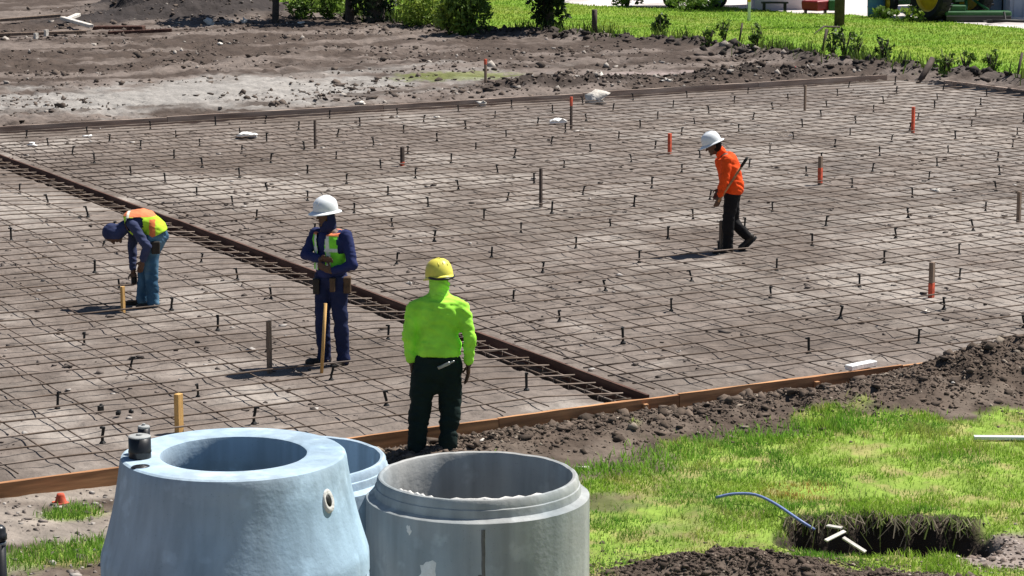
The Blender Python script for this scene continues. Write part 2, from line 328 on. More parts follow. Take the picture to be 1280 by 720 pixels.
def ground_col(x, y):
    xu = x - warp(x, y)
    n1 = fbm(x*.22, y*.22, 81, 3); n2 = fbm(x*1.3, y*1.3, 82, 4); n3 = fbm(x*5, y*5, 83, 3)
    base = np.array((.180, .150, .130)); pale = np.array((.315, .280, .248)); dark = np.array((.085, .07, .06))
    c = mixc(np.broadcast_to(base, (len(x), 3)), pale, .9*ss(.43, .64, .55*n1+.45*n2))
    c = mixc(c, np.array((.115, .092, .077)), .7*ss(.46, .68, fbm(x*.5+9, y*.5, 84, 4)))
    c = mixc(c, np.array((.145, .13, .122)), .45*ss(17, 30, xu)*ss(.35, .65, n2))
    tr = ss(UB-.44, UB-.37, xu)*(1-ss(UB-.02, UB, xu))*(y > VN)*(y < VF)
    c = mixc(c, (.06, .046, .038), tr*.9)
    near = (y < VN) & (x < UR)
    cn = mixc(np.broadcast_to(np.array((.098, .074, .058)), (len(x), 3)), (.23, .19, .155), (.3+.7*(1-ss(8.5, 10, x)))*ss(.45, .7, fbm(x*2.6, y*2.6, 85, 4)))
    cn = mixc(cn, (.060, .044, .034), .8*ss(.5, .68, fbm(x*3.3, y*3.3, 86, 3)))
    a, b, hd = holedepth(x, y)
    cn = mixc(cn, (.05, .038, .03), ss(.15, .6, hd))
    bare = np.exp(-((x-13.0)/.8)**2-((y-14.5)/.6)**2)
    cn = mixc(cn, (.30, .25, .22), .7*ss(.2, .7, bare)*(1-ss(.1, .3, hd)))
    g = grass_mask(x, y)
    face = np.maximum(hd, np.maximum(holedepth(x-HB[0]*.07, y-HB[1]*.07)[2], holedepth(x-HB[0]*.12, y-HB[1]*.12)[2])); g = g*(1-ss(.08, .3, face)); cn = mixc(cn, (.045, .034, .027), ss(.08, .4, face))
    cn = mixc(cn, mixc(np.broadcast_to(np.array((.22, .33, .05)), (len(x), 3)), (.30, .29, .10), ss(.45, .7, n3)), g*.9)
    cn = mixc(cn, (.33, .29, .25), (x < 9)*.6*(1-g)*ss(.4, .6, fbm(x*1.7, y*1.7, 87, 3)))
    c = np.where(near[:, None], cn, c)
    far = (y > VF) | (x > UR)
    cf = mixc(np.broadcast_to(np.array((.165, .135, .117)), (len(x), 3)), (.075, .057, .047), ss(.36, .56, fbm(x*.45, y*.9, 88, 4)))
    sand = ss(.30, .85, np.exp(-((x-21.5)/8.5)**2-((y-50.8-.1*(x-20))/3.9)**2) + 1.0*(n2-.5))
    cf = mixc(cf, (.31, .293, .272), sand*.85)
    sand2 = ss(.35, .7, np.exp(-((x-31.8)/2.8)**2-((y-49.3)/1.2)**2)+.6*(n2-.5))
    cf = mixc(cf, (.32, .26, .24), sand2*.8)
    pit = np.exp(-((x-28.8)/2.5)**2-((y-47.7)/.8)**2)+np.exp(-((x-34.2)/2.2)**2-((y-47.6)/.6)**2)
    cf = mixc(cf, (.055, .043, .037), ss(.35, .6, pit+.6*(n2-.5)))
    pile = np.exp(-((x-31.6)/3.4)**2-((y-76.0)/3.4)**2) + .8*np.exp(-((x-28.5)/4)**2-((y-73.2)/1.6)**2)
    cf = mixc(cf, (.045, .038, .036), ss(.3, .6, pile+.3*(n2-.5)))
    wd = np.exp(-((x-28.4)/2.2)**2-((y-51.8)/1.6)**2)
    cf = mixc(cf, (.16, .19, .05), .6*ss(.45, .6, wd*.9+.5*(n3-.5)))
    fu = field_u(y)
    cf = mixc(cf, (.05, .042, .037), np.exp(-((x-fu+.25)/.5)**2)*ss(.3, .55, n2)*.8)
    c = np.where(far[:, None], cf, c)
    return c
def is_field(x, y): return x - field_u(y) + 1.0*(fbm(x*.6, y*.6, 57, 2)-.5) + .5*(fbm(x*2.5, y*2.5, 61, 2)-.5) > 0.15
def is_yard(x, y): q = x - yard_u(y) + .7*(fbm(x*.8, y*.8, 62, 2)-.5); return (q > 0) & (q < 24) & (y < 96)
GC = ground_col(XW, Y)
nx, ny = len(xs), len(ys)
I = np.arange(nx*ny).reshape(ny, nx)
Q = np.stack([I[:-1, :-1], I[:-1, 1:], I[1:, 1:], I[1:, :-1]], -1).reshape(-1, 4)
cx = X[Q].mean(1); cy = Y[Q].mean(1)
reg = np.zeros(len(Q), int)                                       # 0 near ground
reg[(cx < UR) & (cy > VN) & (cy < VF)] = 1                       # prepared pad
reg[((cy >= VF) | (cx >= UR))] = 2                                # rough dirt
reg[(reg == 2) & is_field(cx, cy)] = 3
reg[(reg == 3) & is_yard(cx, cy)] = 4
fc = mixc(np.broadcast_to(np.array((.15, .25, .03)), (len(X), 3)), (.19, .27, .035), ss(.4, .65, fbm(X*.25, Y*.25, 91, 3)))
fc = mixc(fc, (.23, .25, .06), .6*ss(.55, .75, fbm(X*.9, Y*.5, 92, 3)))
yc = mixc(np.broadcast_to(np.array((.60, .55, .53)), (len(X), 3)), (.45, .41, .39), ss(.45, .7, fbm(X*.6, Y*.6, 93, 3)))
for k, (nm, mt) in enumerate((('ground', 'soil'), ('soil_pad', 'soil'), ('dirt_field', 'soil'), ('grass_field', 'turf'), ('yard_paving', 'gravel'))):
    q = Q[reg == k]; used, inv = np.unique(q, return_inverse=True)
    cc = GC if k < 3 else (fc if k == 3 else yc)
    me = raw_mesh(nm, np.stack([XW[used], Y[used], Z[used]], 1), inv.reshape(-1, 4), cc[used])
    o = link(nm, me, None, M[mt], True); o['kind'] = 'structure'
def gz(x, y): return float(hz(np.array([x]), np.array([y]))[0])
def G(px, py):
    p = site(px, py, 0)
    for _ in range(3): p = site(px, py, gz(p[0], p[1]))
    return Vector((p[0], p[1], gz(p[0], p[1])))

# ------------------------------------------------------------------ form boards
def plank(name, p0, p1, h, th, zb, mt, parent, seed, n=10, bow=.012):
    r = random.Random(seed); p0 = Vector(p0); p1 = Vector(p1); d = p1-p0; L = d.length; t = d/L; nrm = Vector((-t.y, t.x, 0))
    b1 = r.uniform(-bow, bow); b2 = r.uniform(-.006, .010); vs = []
    for i in range(n+1):
        q = i/n; s = math.sin(math.pi*q); c = p0+d*q+nrm*(b1*s)+Vector((0, 0, zb+b2*s+r.uniform(-.002, .002)))
        for a, b in ((-th/2, 0), (th/2, 0), (th/2, h), (-th/2, h)): vs.append(c+nrm*a+Vector((0, 0, b+(r.uniform(-.004, .003) if b else 0))))
    fs = [(i*4+k, i*4+(k+1) % 4, (i+1)*4+(k+1) % 4, (i+1)*4+k) for i in range(n) for k in range(4)] + [(3, 2, 1, 0), tuple(n*4+k for k in range(4))]
    vs = [v-p0 for v in vs]
    o = MB().add(vs, fs).build(name, mt, parent); o.location = p0 - (parent.location if parent else Vector((0, 0, 0))); return o
nf = empty('edge_form', (3, VN, -.11), 0, 'orange pine edge form board on the side by the concrete manhole sections', 'form board')
cuts = [2.0, 4.6, 8.05, 11.45, 13.52, 16.35, 19.9]; tz = [0, .004, 0, .0, .012, .0]
for i in range(6):
    o = plank('plank', (cuts[i]+.004, VN-.02+.004*(i % 2), 0), (cuts[i+1]-.004, VN-.02+.004*((i+1) % 2), 0), .215, .045, -.185+tz[i], M['pine'], nf, 50+i)
for x in (9.7, 13.1, 15.2):                                            # wooden pegs nailed outside the planks
    MB().box((x-3, -.07, .02), (.05, .04, .17)).build('peg', M['pine'], nf, bevel=.004)
ff = empty('edge_form', (8, VF, 0), 0, 'long weathered grey edge form board along the far side of the pad', 'form board')
cuts = [9, 14.1, 18.6, 23.4, 28.3, 33.0, 36.75]; tz = [0, .0, .02, 0, .025, .03]
for i in range(6): plank('plank', (cuts[i], VF+.03-.14*math.sin((cuts[i]-9)/8.5), 0), (cuts[i+1]-.01, VF+.03-.14*math.sin((cuts[i+1]-9)/8.5), 0), .20, .06, -.06+tz[i]*.6, M['greywood'], ff, 70+i)
rf = empty('edge_form', (UR, 44.4, 0), 0, 'pale edge form board along the grass field side of the pad', 'form board')
for i, (a, b) in enumerate(((44.4, 40.2), (40.15, 35.6), (35.55, 31))): plank('plank', (UR+.03, a, 0), (UR+.03, b, 0), .2, .06, -.06, M['greywood'], rf, 80+i)
dv = empty('divider_form', (UB, VN, 0), 0, 'rust brown divider board standing beside the trench across the pad', 'form board')
cuts = [VN+.03, 24.9, 29.7, 34.4, 39.2, 43.0, VF-.1]
for i in range(6):
    a, b = cuts[i]+.004, cuts[i+1]-.004
    plank('plank', (UB+SK*(a-20.3)-.02, a, 0), (UB+SK*(b-20.3)-.02, b, 0), .300, .032, -.245, M['rustwood'], dv, 90+i, bow=.02)
# ------------------------------------------------------------------ rebar mats
DU, DV, U0, V0 = .487, .50, 7.72, 21.1
def bar(name, pts, r, parent, n=5):
    if abs(pts[0][0]-pts[-1][0]) > 2: r *= 1.25
    o = MB().tube([Vector(p)-Vector(parent.location) for p in pts], r, n).build(name, M['rebar'], parent, True); return o
def zbar(x, y, layer): return .046 + layer + random.uniform(-.010, .010)
lm = empty('rebar_mat', (3, VN, 0), 0, 'rusty rebar mat on the pad beside the manhole sections, up to the divider trench', 'rebar mat')
rm = empty('rebar_mat', (UB, VN, 0), 0, 'large rusty rebar mat on the pad between divider board and grass field', 'rebar mat')
def vbars(parent, k0, k1, skip=None):
    for k in range(k0, k1):
        u = U0+DU*k+random.uniform(-.03, .03); ya, yb = VN+.06, VF-.15; dr = random.uniform(-.03, .03); ph = random.uniform(0, 6)
        pts = []; y = ya+random.uniform(0, .08)
        while y < yb:
            s = SK*(y-20.3)*math.exp(-((u-13.3)/5)**2)
            pts.append((u+s+dr*math.sin(y*.17+ph)+random.uniform(-.006, .006), y, zbar(u, y, 0) if y < 38 else .055)); y += 1.0 if y < 34 else 2.0
        bar('bar', pts, .0078, parent)
def ubars(parent, xa, xb, n):
    for k in range(n):
        v = V0-.5+DV*k+random.uniform(-.03, .03)
        if v < VN+.08 or v > VF-.1: continue
        dr = random.uniform(-.03, .03); ph = random.uniform(0, 6); x = xa+random.uniform(0, .1)+SK*(v-20.3); xe = xb+SK*(v-20.3)*(xb < 14); pts = []
        while x < xe:
            inl = UB-.55 < x-SK*(v-20.3) < UB+.05
            pts.append((x, v+dr*math.sin(x*.2+ph)+random.uniform(-.006, .006), (.02 if inl else .068) if (inl or v > 38) else zbar(x, v, .019))); x += 1.0 if v < 34 else 2.0
        pts.append((xe, v+dr*math.sin(xe*.2+ph), -.005 if xb < 14 else .07)); bar('bar', pts, .0078, parent)
vbars(lm, -9, 10); ubars(lm, 3.2, UB-.06, 54)
vbars(rm, 12, 60); ubars(rm, UB+.04, UR-.15, 54)
bar('bar', [(UB+SK*(y-20.3)+.07, y, .10) for y in np.arange(VN+.06, 44, 1.5)], .0095, rm)
bc = empty('beam_cage', (UB-.4, VN, -.3), 0, 'rusty rebar cage of stirrups lying in the trench along the divider board', 'rebar cage')
for du, z in ((-.30, -.03), (-.11, -.03), (-.30, -.2), (-.11, -.2)):
    bar('bar', [(UB+du+SK*(y-20.3)+random.uniform(-.012, .012), y, z+random.uniform(-.01, .01)) for y in np.arange(VN+.1, VF-.2, 1.3)], .0095, bc)
st = MB().tube([(0, 0, -.21), (.21, 0, -.21), (.21, 0, -.015), (0, 0, -.015), (0, 0, -.21)], .007, 5).mesh('stirrup')
y = VN+.25
while y < VF-.3:
    o = link('stirrup', st, bc, M['rebar'], True); o.location = (UB-.31+SK*(y-20.3)-bc.location.x, y-VN, .3+random.uniform(-.012, .012)); o.rotation_euler.z = random.uniform(-.06, .06)
    y += .3 + random.uniform(-.03, .03)
# ------------------------------------------------------------------ black support stubs under the mat
def stub_mesh(k):
    m = MB(); hgt = .15+.012*k; lean = (-.012, .012, .0)[k]
    m.lathe([(.028, 0), (.026, .012), (.013, .03), (.011, .07)], 8)
    m.tube([(0, 0, .06), (lean, 0, .11), (lean*1.6, 0, hgt)], [.012, .0125, .013], 7)
    m.box((lean*1.6+.012, 0, hgt-.008), (.036, .022, .016))
    return m.mesh('support_stub')
stubs = [stub_mesh(k) for k in range(3)]
for i in range(-1, 26):
    for j in range(-1, 18):
        u = U0+.08+1.461*i+(.95 if U0+1.461*i > 12.6 else 0)*.9; v = 21.15+1.497*j
        if u > UR-.4 or v > VF-.25 or v < VN+.2: continue
        u += random.uniform(-.13, .13); v += random.uniform(-.12, .12); s_ = SK*(v-20.3)*math.exp(-((u-13.3)/5)**2); u += s_
        if UB-.6 < u-SK*(v-20.3) < UB+.15: continue
        px = 640+FPX*np.dot(np.array([u, v, -CAMZ]), CR)/np.dot(np.array([u, v, -CAMZ]), CF)
        if px < -160 or px > 1440 or random.random() < .035: continue
        o = link('support_stub', random.choice(stubs), None, M['stub'], False); o.location = (u, v, gz(u, v)-.004)
        o.rotation_euler = (random.uniform(-.07, .07), random.uniform(-.07, .07), random.uniform(0, 6.28)); s_ = random.uniform(.88, 1.12); o.scale = (s_*1.1, s_*1.1, s_)
        left = u-SK*(v-20.3) < UB
        tag(o, 'short black support stub in the rebar mat between manhole sections and divider board' if left else 'short black support stub in the large rebar mat beyond the divider board', 'rebar support', 'black support stubs in the near mat' if left else 'black support stubs in the large mat')
# ------------------------------------------------------------------ marker stakes
def stake(px, py, top, wd, mt, label, paint=None, lean=(0, 0), group=None, cat='stake', name='marker_stake', rot=.5, round_=False):
    p = G(px, py); dist = np.dot(np.array(p)-np.array([0, 0, CAMZ]), CF); h = (py-top)*dist/FPX*1.02
    o = empty(name, p, rot, label, cat); lx, ly = lean
    def piece(z0, z1, nm, m_, e=0):
        if round_: MB().tube([(lx*z/h, ly*z/h, z) for z in (z0, (z0+z1)/2, z1)], wd/2+e, 8).build(nm, m_, o, True)
        else:
            m = MB(); a = wd/2+e; vs = []
            for z in (z0, z1):
                k = 1.0
                vs += [(lx*z/h+sx*a*k, ly*z/h+sy*a*.72*k, z) for sx, sy in ((-1, -1), (1, -1), (1, 1), (-1, 1))]
            m.add(vs, [(3, 2, 1, 0), (4, 5, 6, 7), (0, 1, 5, 4), (1, 2, 6, 5), (2, 3, 7, 6), (3, 0, 4, 7)]).build(nm, m_, o, bevel=.003)
    piece(-.06, h, 'post', mt)
    if paint:
        a, b, pm = paint; piece(h*a, h*b+(.004 if b == 1 else 0), 'paint_band', pm, .0025)
    return o
stake(337, 466, 401, .052, M['stakew'], 'square brown wooden stake standing at the feet of the worker in navy')
stake(154, 391, 358, .05, M['stakey'], 'short pale wooden stake in front of the bending worker', name='survey_stake')
stake(224, 541, 492, .075, M['stakey'], 'fresh yellow wooden stake behind the blue grey manhole cone')
stake(1164, 372, 328, .075, M['stakew'], 'wooden stake with a red painted foot in the rebar mat', (.0, .42, M['stakeo']))
stake(1025, 231, 196, .075, M['stakew'], 'wooden stake with orange painted lower half and pale cut top', (.05, .6, M['stakeo']))
stake(1141, 166, 134, .07, M['stakeo'], 'fully orange painted stake near the grass field side of the pad')
stake(837, 192, 167, .07, M['stakeo'], 'small orange stake on the pad behind the worker in orange')
stake(714, 161, 122, .05, M['staked'], 'dark thin stake with orange top at the far form board', (.72, 1, M['stakeo']), name='survey_stake')
stake(503, 207, 184, .07, M['staked'], 'short dark stake with reddish foot in the large rebar mat', (0, .2, M['stakeo']))
stake(676, 259, 211, .05, M['staked'], 'tall thin dark stake alone in the middle of the large mat', name='survey_stake')
stake(607, 116, 84, .06, M['stakew'], 'reddish wooden stake in rough dirt beyond the far form board', (.8, 1, M['stakeo']))
stake(394, 186, 151, .045, M['staked'], 'thin dark stake just inside the weathered far form board', name='survey_stake')
stake(1006, 139, 107, .055, M['stakew'], 'thin grey wooden stake near the far corner of the pad', name='survey_stake')
stake(1273, 279, 240, .07, M['stakew'], 'brown wooden stake with a reddish stain on the mat, near no other stake', name='marker_stake')
stake(901, 314, 276, .055, M['stakew'], 'wooden stake at the front foot of the worker in orange')
stake(402, 466, 381, .036, M['stakey'], 'slim yellow stick leaning at the leg of the worker in navy', lean=(.085, .0), name='stick', cat='stick', round_=True)
# fence posts and poles along the field edge
stake(743, 49, 18, .16, M['staked'], 'dark wooden fence post at the edge of the grass field', name='fence_post', cat='post', round_=True)
stake(1149, 94, 66, .14, M['staked'], 'stout dark fence post leaning over at the field edge', lean=(.55, -.1), name='fence_post', cat='post', round_=True)
stake(1028, 66, 38, .09, M['staked'], 'thin leaning fence post in the weeds below the tall pole', lean=(.25, 0), name='fence_post', cat='post', round_=True)
stake(1271, 100, 70, .07, M['staked'], 'thin dark fence post near the tall weeds, tilted beside the pale form board', lean=(.3, 0), name='fence_post', cat='post', round_=True)
stake(924, 52, 30, .06, M['staked'], 'very thin leaning stick post by the yellow marker pole', lean=(.18, 0), name='fence_post', cat='post', round_=True)
def pole(px, py, h, r, mt, label, name, cat, marker=None):
    p = G(px, py); o = empty(name, p, 0, label, cat)
    MB().tube([(0, 0, -.1), (.02, 0, h*.4), (0, .03, h)], [r*1.1, r, r*.85], 10).build('post', mt, o, True)
    if marker: MB().tube([(0, 0, .6), (.01, 0, h+.005)], r*1.25, 10).build('sleeve', marker, o, True)
pole(1049, 33, 7, .15, M['bark'], 'tall dark wooden utility pole rising from the mown grass', 'utility_pole', 'pole')
pole(936, 26, 1.7, .05, M['white'], 'white marker pole with yellow sleeve on the grass', 'marker_pole', 'pole', M['yellow'])
# ------------------------------------------------------------------ concrete manhole sections
def riser(name, px, edge_px, rim_y, label, seed, mt):
    zt = 1.36; z0 = -.11; c = site(px, rim_y, zt)
    o = empty(name, (c[0], c[1], z0), seed, label, 'manhole section', 'concrete manhole sections waiting on the grass'); H = zt-z0
    prof = [(.60, 0), (.735, 0), (.735, H-.25), (.732, H-.135), (.722, H-.128), (.690, H-.122), (.678, H-.115), (.674, H-.075), (.672, H-.065), (.664, H-.06), (.660, H-.02), (.650, H-.004), (.640, H), (.622, H-.006), (.612, H-.03), (.608, H-.15), (.606, .0)]
    m = MB(); m.lathe(prof+[prof[0]], 96, close=False); b = m.build('barrel', mt, o, True)
    me = b.data; r = np.random.default_rng(seed); co = np.empty(len(me.vertices)*3, np.float32); me.vertices.foreach_get('co', co); co = co.reshape(-1, 3)
    an = np.arctan2(co[:, 1], co[:, 0]); k = (fbm(np.cos(an)*9+co[:, 2]*7+20, np.sin(an)*9+co[:, 2]*3+20, seed, 3)-.5)*.012
    co[:, :2] *= (1+k)[:, None]; co[:, 2] += (co[:, 2] > H-.3)*k*.6; me.vertices.foreach_set('co', co.ravel()); me.update()
    return o, H
def seam(parent, R, ang, z0, z1, w, mt, nm, dep=.004):
    m = MB(); n = 14; vs = []; rr = random.Random(3)
    for i in range(n+1):
        z = z0+(z1-z0)*i/n; a = ang+rr.uniform(-.004, .004)
        for s, e in ((-1, -.001), (-.5, dep), (.5, dep), (1, -.001)): q = a+s*w/R; vs.append(((R+e)*math.cos(q), (R+e)*math.sin(q), z))
    m.add(vs, [(i*4+k, i*4+k+1, (i+1)*4+k+1, (i+1)*4+k) for i in range(n) for k in range(3)]).build(nm, mt, parent, True)
def blob(parent, R, ang, z, ra, rz, mt, nm, seed, dep=.008, tilt=0):       # a lump of mortar on a curved wall
    rr = np.random.default_rng(seed); m = MB(); vs = [((R+dep)*math.cos(ang), (R+dep)*math.sin(ang), z)]; n = 22; ph = rr.uniform(0, 6, 4)
    for ring, k in ((.6, .8), (1, -.15)):
        for i in range(n):
            q = 2*math.pi*i/n; s = ring*(1+.22*math.sin(2*q+ph[0])+.16*math.sin(5*q+ph[1])+.1*math.sin(9*q+ph[2]))
            a = ang+s*ra*math.cos(q)/R; rdd = R-tilt*s*rz*math.sin(q); vs.append(((rdd+dep*k)*math.cos(a), (rdd+dep*k)*math.sin(a), z+s*rz*math.sin(q)))
    fs = [(0, 1+i, 1+(i+1) % n) for i in range(n)]+[(1+i, 1+n+i, 1+n+(i+1) % n, 1+(i+1) % n) for i in range(n)]
    m.add(vs, fs).build(nm, mt, parent, True)
FA = -math.pi/2 - YAW                                       # direction from a section towards the viewer
M['stain'] = mat('dark_stain', (.13,.125,.115), .95, .3, 20, .3)
r1, H = riser('manhole_riser', 597, 0, 593, 'round grey concrete riser with tongue rim, dark seam and mortar patch', 3, M['conc2'])
l1 = FA-3
seam(r1, .735, FA+.06-3, .2, H-.17, .012, M['stain'], 'seam')
blob(r1, .735, FA-.44-3, H-.50, .075, .10, M['mortar'], 'mortar_patch', 4)
blob(r1, .735, FA-.62-3, H-.21, .02, .03, M['mortar'], 'mortar_patch', 6, .005)
blob(r1, .735, FA+.05-3, H-.50, .045, .03, M['stain'], 'lifting_hole', 5, .004)
for a, b in ((-.95, -.45), (-.28, .75)):                     # broken mortar bead left on the inner lip
    pts = []; rr = random.Random(5)
    for i in range(15): q = FA-3+a+(b-a)*i/14; pts.append((.617*math.cos(q), .617*math.sin(q), H-.012+rr.uniform(-.006, .004)))
    MB().tube(pts, [.004]+[.014+rr.uniform(-.005, .006) for _ in range(13)]+[.004], 6).build('mortar_bead', M['mortar'], r1, True)
r2, H2 = riser('manhole_riser', 360, 0, 571, 'concrete riser with open tongue rim standing behind the blue grey cone', 8, M['conc'])
# the cone: base barrel and tapering top with a wide flat lip
cp = site(292, 566, 1.90); z0 = -.11; HT = 1.90-z0; ZB = HT-.72
bb_ = empty('manhole_barrel', (cp[0], cp[1], z0), 0, 'plain concrete barrel carrying the blue grey manhole cone', 'manhole section', 'concrete manhole sections waiting on the grass')
MB().lathe([(.66, 0), (.79, 0), (.79, ZB-.03), (.782, ZB-.012), (.66, ZB-.012), (.66, 0)], 96, close=False).build('wall', M['conc'], bb_, True)
cn = empty('manhole_cone', (cp[0], cp[1], z0+ZB), 0, 'blue grey concrete manhole cone with wide white lip and black pots on top', 'manhole section', 'concrete manhole sections waiting on the grass')
T = .72
prof = [(.66, 0), (.782, 0), (.790, .012), (.790, .10), (.787, .13), (.779, .16), (.764, .21), (.750, .26), (.737, .31), (.724, .36), (.712, .41), (.701, .46), (.690, .52), (.680, .58), (.670, .64), (.663, .69), (.655, .712), (.640, T), (.445, T), (.430, T-.006), (.424, T-.03), (.425, T-.14), (.44, T-.18), (.58, .30), (.655, .1), (.66, 0)]
b = MB().lathe(prof, 120, close=False).build('cone_wall', M['conc'], cn, True)
me = b.data; co = np.empty(len(me.vertices)*3, np.float32); me.vertices.foreach_get('co', co); co = co.reshape(-1, 3); an = np.arctan2(co[:, 1], co[:, 0])
k = (fbm(np.cos(an)*6+co[:, 2]*5+20, np.sin(an)*6+co[:, 2]*4+20, 9, 4)-.5)*.011; co[:, :2] *= (1+k)[:, None]; me.vertices.foreach_set('co', co.ravel()); me.update()
def on(parent, a, r, z): return Vector((r*math.cos(a), r*math.sin(a), z))
hm = MB(); ha = FA+1.0; hc = on(cn, ha, .690, .53)
hn = Vector((math.cos(ha), math.sin(ha), .28)).normalized(); hx = Vector((-math.sin(ha), math.cos(ha), 0)); hy = hn.cross(hx)
Mh = Matrix((hx, hy, hn)).transposed()
hm.lathe([(.030, .004), (.052, .012), (.060, .006), (.066, -.012)], 20, Matrix.Translation(hc) @ Mh.to_4x4() @ Matrix.Diagonal((.75, 1.15, 1, 1)), close=False).build('pick_hole_collar', M['mortar'], cn, True)
MB().lathe([(.001, .004), (.033, .006), (.033, -.02)], 16, Matrix.Translation(hc) @ Mh.to_4x4() @ Matrix.Diagonal((.75, 1.1, 1, 1)), close=False).build('pick_hole', M['stub'], cn, True)
# black caps resting on the lip
la = FA-1.13
for (rr_, aa, rad, hh, lab) in ((.545, FA-1.36, .066, .135, 'squat black plastic pot with grey lid on the cone lip'), (.525, FA-1.58, .036, .165, 'narrow black plastic pot behind the squat one on the lip')):
    p = Vector((cp[0]+rr_*math.cos(aa), cp[1]+rr_*math.sin(aa), z0+HT-.003)); o = empty('plastic_pot', p, 0, lab, 'pot')
    MB().lathe([(rad*.98, 0), (rad, .01), (rad, hh*.25), (rad*1.03, hh*.28), (rad*1.03, hh*.34), (rad, hh*.37), (rad, hh*.92)], 24).build('body', M['black'], o, True)
    MB().lathe([(rad*.97, hh*.922), (rad*.99, hh*.97), (rad*.9, hh), (rad*.3, hh*1.02), (rad*.28, hh*1.08), (.001, hh*1.09)], 24).build('lid', M['conc2'], o, True)
o = tag(MB().lathe([(.05, 0), (.052, .003), (.045, .008), (.001, .009)], 18).build('shade_disc', M['black'], None, True), 'flat black disc standing in for shade on the cone lip before the pots', 'disc')  # added black disc paints a dark shaded spot on the lip
o.location = (cp[0]+.60*math.cos(FA-.98), cp[1]+.60*math.sin(FA-.98), z0+HT-.002); o.scale = (1.1, .8, 1)
# black pipe at the picture's edge
p = Vector(site(-2, 657, .95)); p2 = Vector((p.x, p.y, gz(p.x, p.y)))
o = empty('bollard_pipe', p2, 0, 'upright black pipe with a collar in the dirt before the orange form', 'pipe')
hh = .95-p2.z; MB().tube([(0, 0, -.1), (0, 0, hh-.1)], .045, 16).build('pipe', M['black'], o, True)
MB().lathe([(.048, hh-.1), (.055, hh-.095), (.055, hh-.06), (.048, hh-.055), (.048, hh-.02), (.03, hh)], 16).build('cap', M['black'], o, True)
MB().lathe([(.0485, hh-.13), (.050, hh-.128), (.050, hh-.112), (.0485, hh-.11)], 16).build('band', M['steel'], o, True)
# ------------------------------------------------------------------ clods and stones (too many to count)
def ico(seed, sub=1):
    bm = bmesh.new(); bmesh.ops.create_icosphere(bm, subdivisions=sub, radius=1); r = random.Random(seed)
    V = np.array([v.co[:] for v in bm.verts]); Fc = np.array([[v.index for v in f.verts] for f in bm.faces]); bm.free()
    k = np.array([r.choice((.45, .6, .8, 1.0, 1.2, 1.4)) for _ in V]); return V*k[:, None], Fc
icos = [ico(i) for i in range(6)]
def scatter(name, P, S, cols, label, mt='clod', flat=.7):
    """P (n,3) points, S (n) radii"""
    Vs = []; Fs = []; Cs = []; off = 0
    for kind in range(6):
        idx = np.arange(len(P))[kind::6]
        if not len(idx): continue
        V, Fc = icos[kind]; n = len(idx); a = rng.uniform(0, 6.28, n); ca, sa = np.cos(a), np.sin(a); sx = rng.uniform(.7, 1.35, n); sz = rng.uniform(.5, 1.0, n)*flat/.75
        x = V[None, :, 0]*sx[:, None]; y = V[None, :, 1]
        W = np.stack([x*ca[:, None]-y*sa[:, None], x*sa[:, None]+y*ca[:, None], V[None, :, 2]*sz[:, None]], -1)*S[idx][:, None, None] + P[idx][:, None, :]
        Vs.append(W.reshape(-1, 3)); Fs.append((Fc[None]+(np.arange(n)*len(V))[:, None, None]+off).reshape(-1, 3)); Cs.append(np.repeat(cols[idx], len(V), 0)); off += n*len(V)
    o = link(name, raw_mesh(name, np.concatenate(Vs), np.concatenate(Fs), np.concatenate(Cs)), None, M[mt]); tag(o, label, kind='stuff'); return o
def clodcols(n, base, pale, pp): 
    c = np.array(base)[None]*rng.uniform(.6, 1.5, n)[:, None]; k = rng.random(n) < pp; c[k] = np.array(pale)*rng.uniform(.7, 1.1, k.sum())[:, None]; return c
n = 27000; u = rng.uniform(9.3, 21, n); v = VN-.02-np.abs(rng.normal(0, 1, n))*np.interp(u, [9, 12, 16, 20], [.35, .5, .75, 1.0])
k = (v < VN-.03) & (v > 16.9); u = u[k]; v = v[k]; s = rng.gamma(1.0, .0062, len(u))+.005; s = np.minimum(s, .05); s = np.where(rng.random(len(s)) < .011, rng.uniform(.03, .08, len(s)), s)
scatter('soil_clods', np.stack([u, v, hz(u, v)+s*.05], 1), s, clodcols(len(u), (.105, .080, .063), (.30, .25, .20), .06), 'dark crumbly clods of dug soil heaped along the orange form board')
n = 12000; t = rng.normal(0, 1, (n, 2)); u = 10.7+.866*t[:, 0]*.75+.5*t[:, 1]*.36; v = 14.85-.5*t[:, 0]*.75+.866*t[:, 1]*.36; s = rng.gamma(1.0, .0042, n)+.004; s = np.minimum(s, .03); s = np.where(rng.random(len(s)) < .008, rng.uniform(.02, .05, len(s)), s)
scatter('soil_clods', np.stack([u, v, hz(u, v)+s*.05], 1), s, clodcols(n, (.085, .064, .051), (.30, .25, .20), .05), 'dark heap of soil crumbs at the front of the grass')
n = 1600; u = rng.uniform(5, 8.6, n); v = rng.uniform(16.2, 20.0, n); s = np.minimum(rng.gamma(1.2, .009, n)+.005, .05)
scatter('soil_clods', np.stack([u, v, hz(u, v)+s*.05], 1), s, clodcols(n, (.16, .135, .118), (.42, .38, .34), .25), 'grey pebbles and crumbs on bare dirt beside the cone')
n = 900; t = rng.normal(0, 1, (n, 2)); u = 13.0+t[:, 0]*.55; v = 14.5+t[:, 1]*.45; s = np.minimum(rng.gamma(1.2, .007, n)+.005, .04)
scatter('soil_clods', np.stack([u, v, hz(u, v)+s*.05], 1), s, clodcols(n, (.16, .125, .105), (.40, .34, .30), .2), 'loose crumbs of soil on the bare patch below the dug hole')
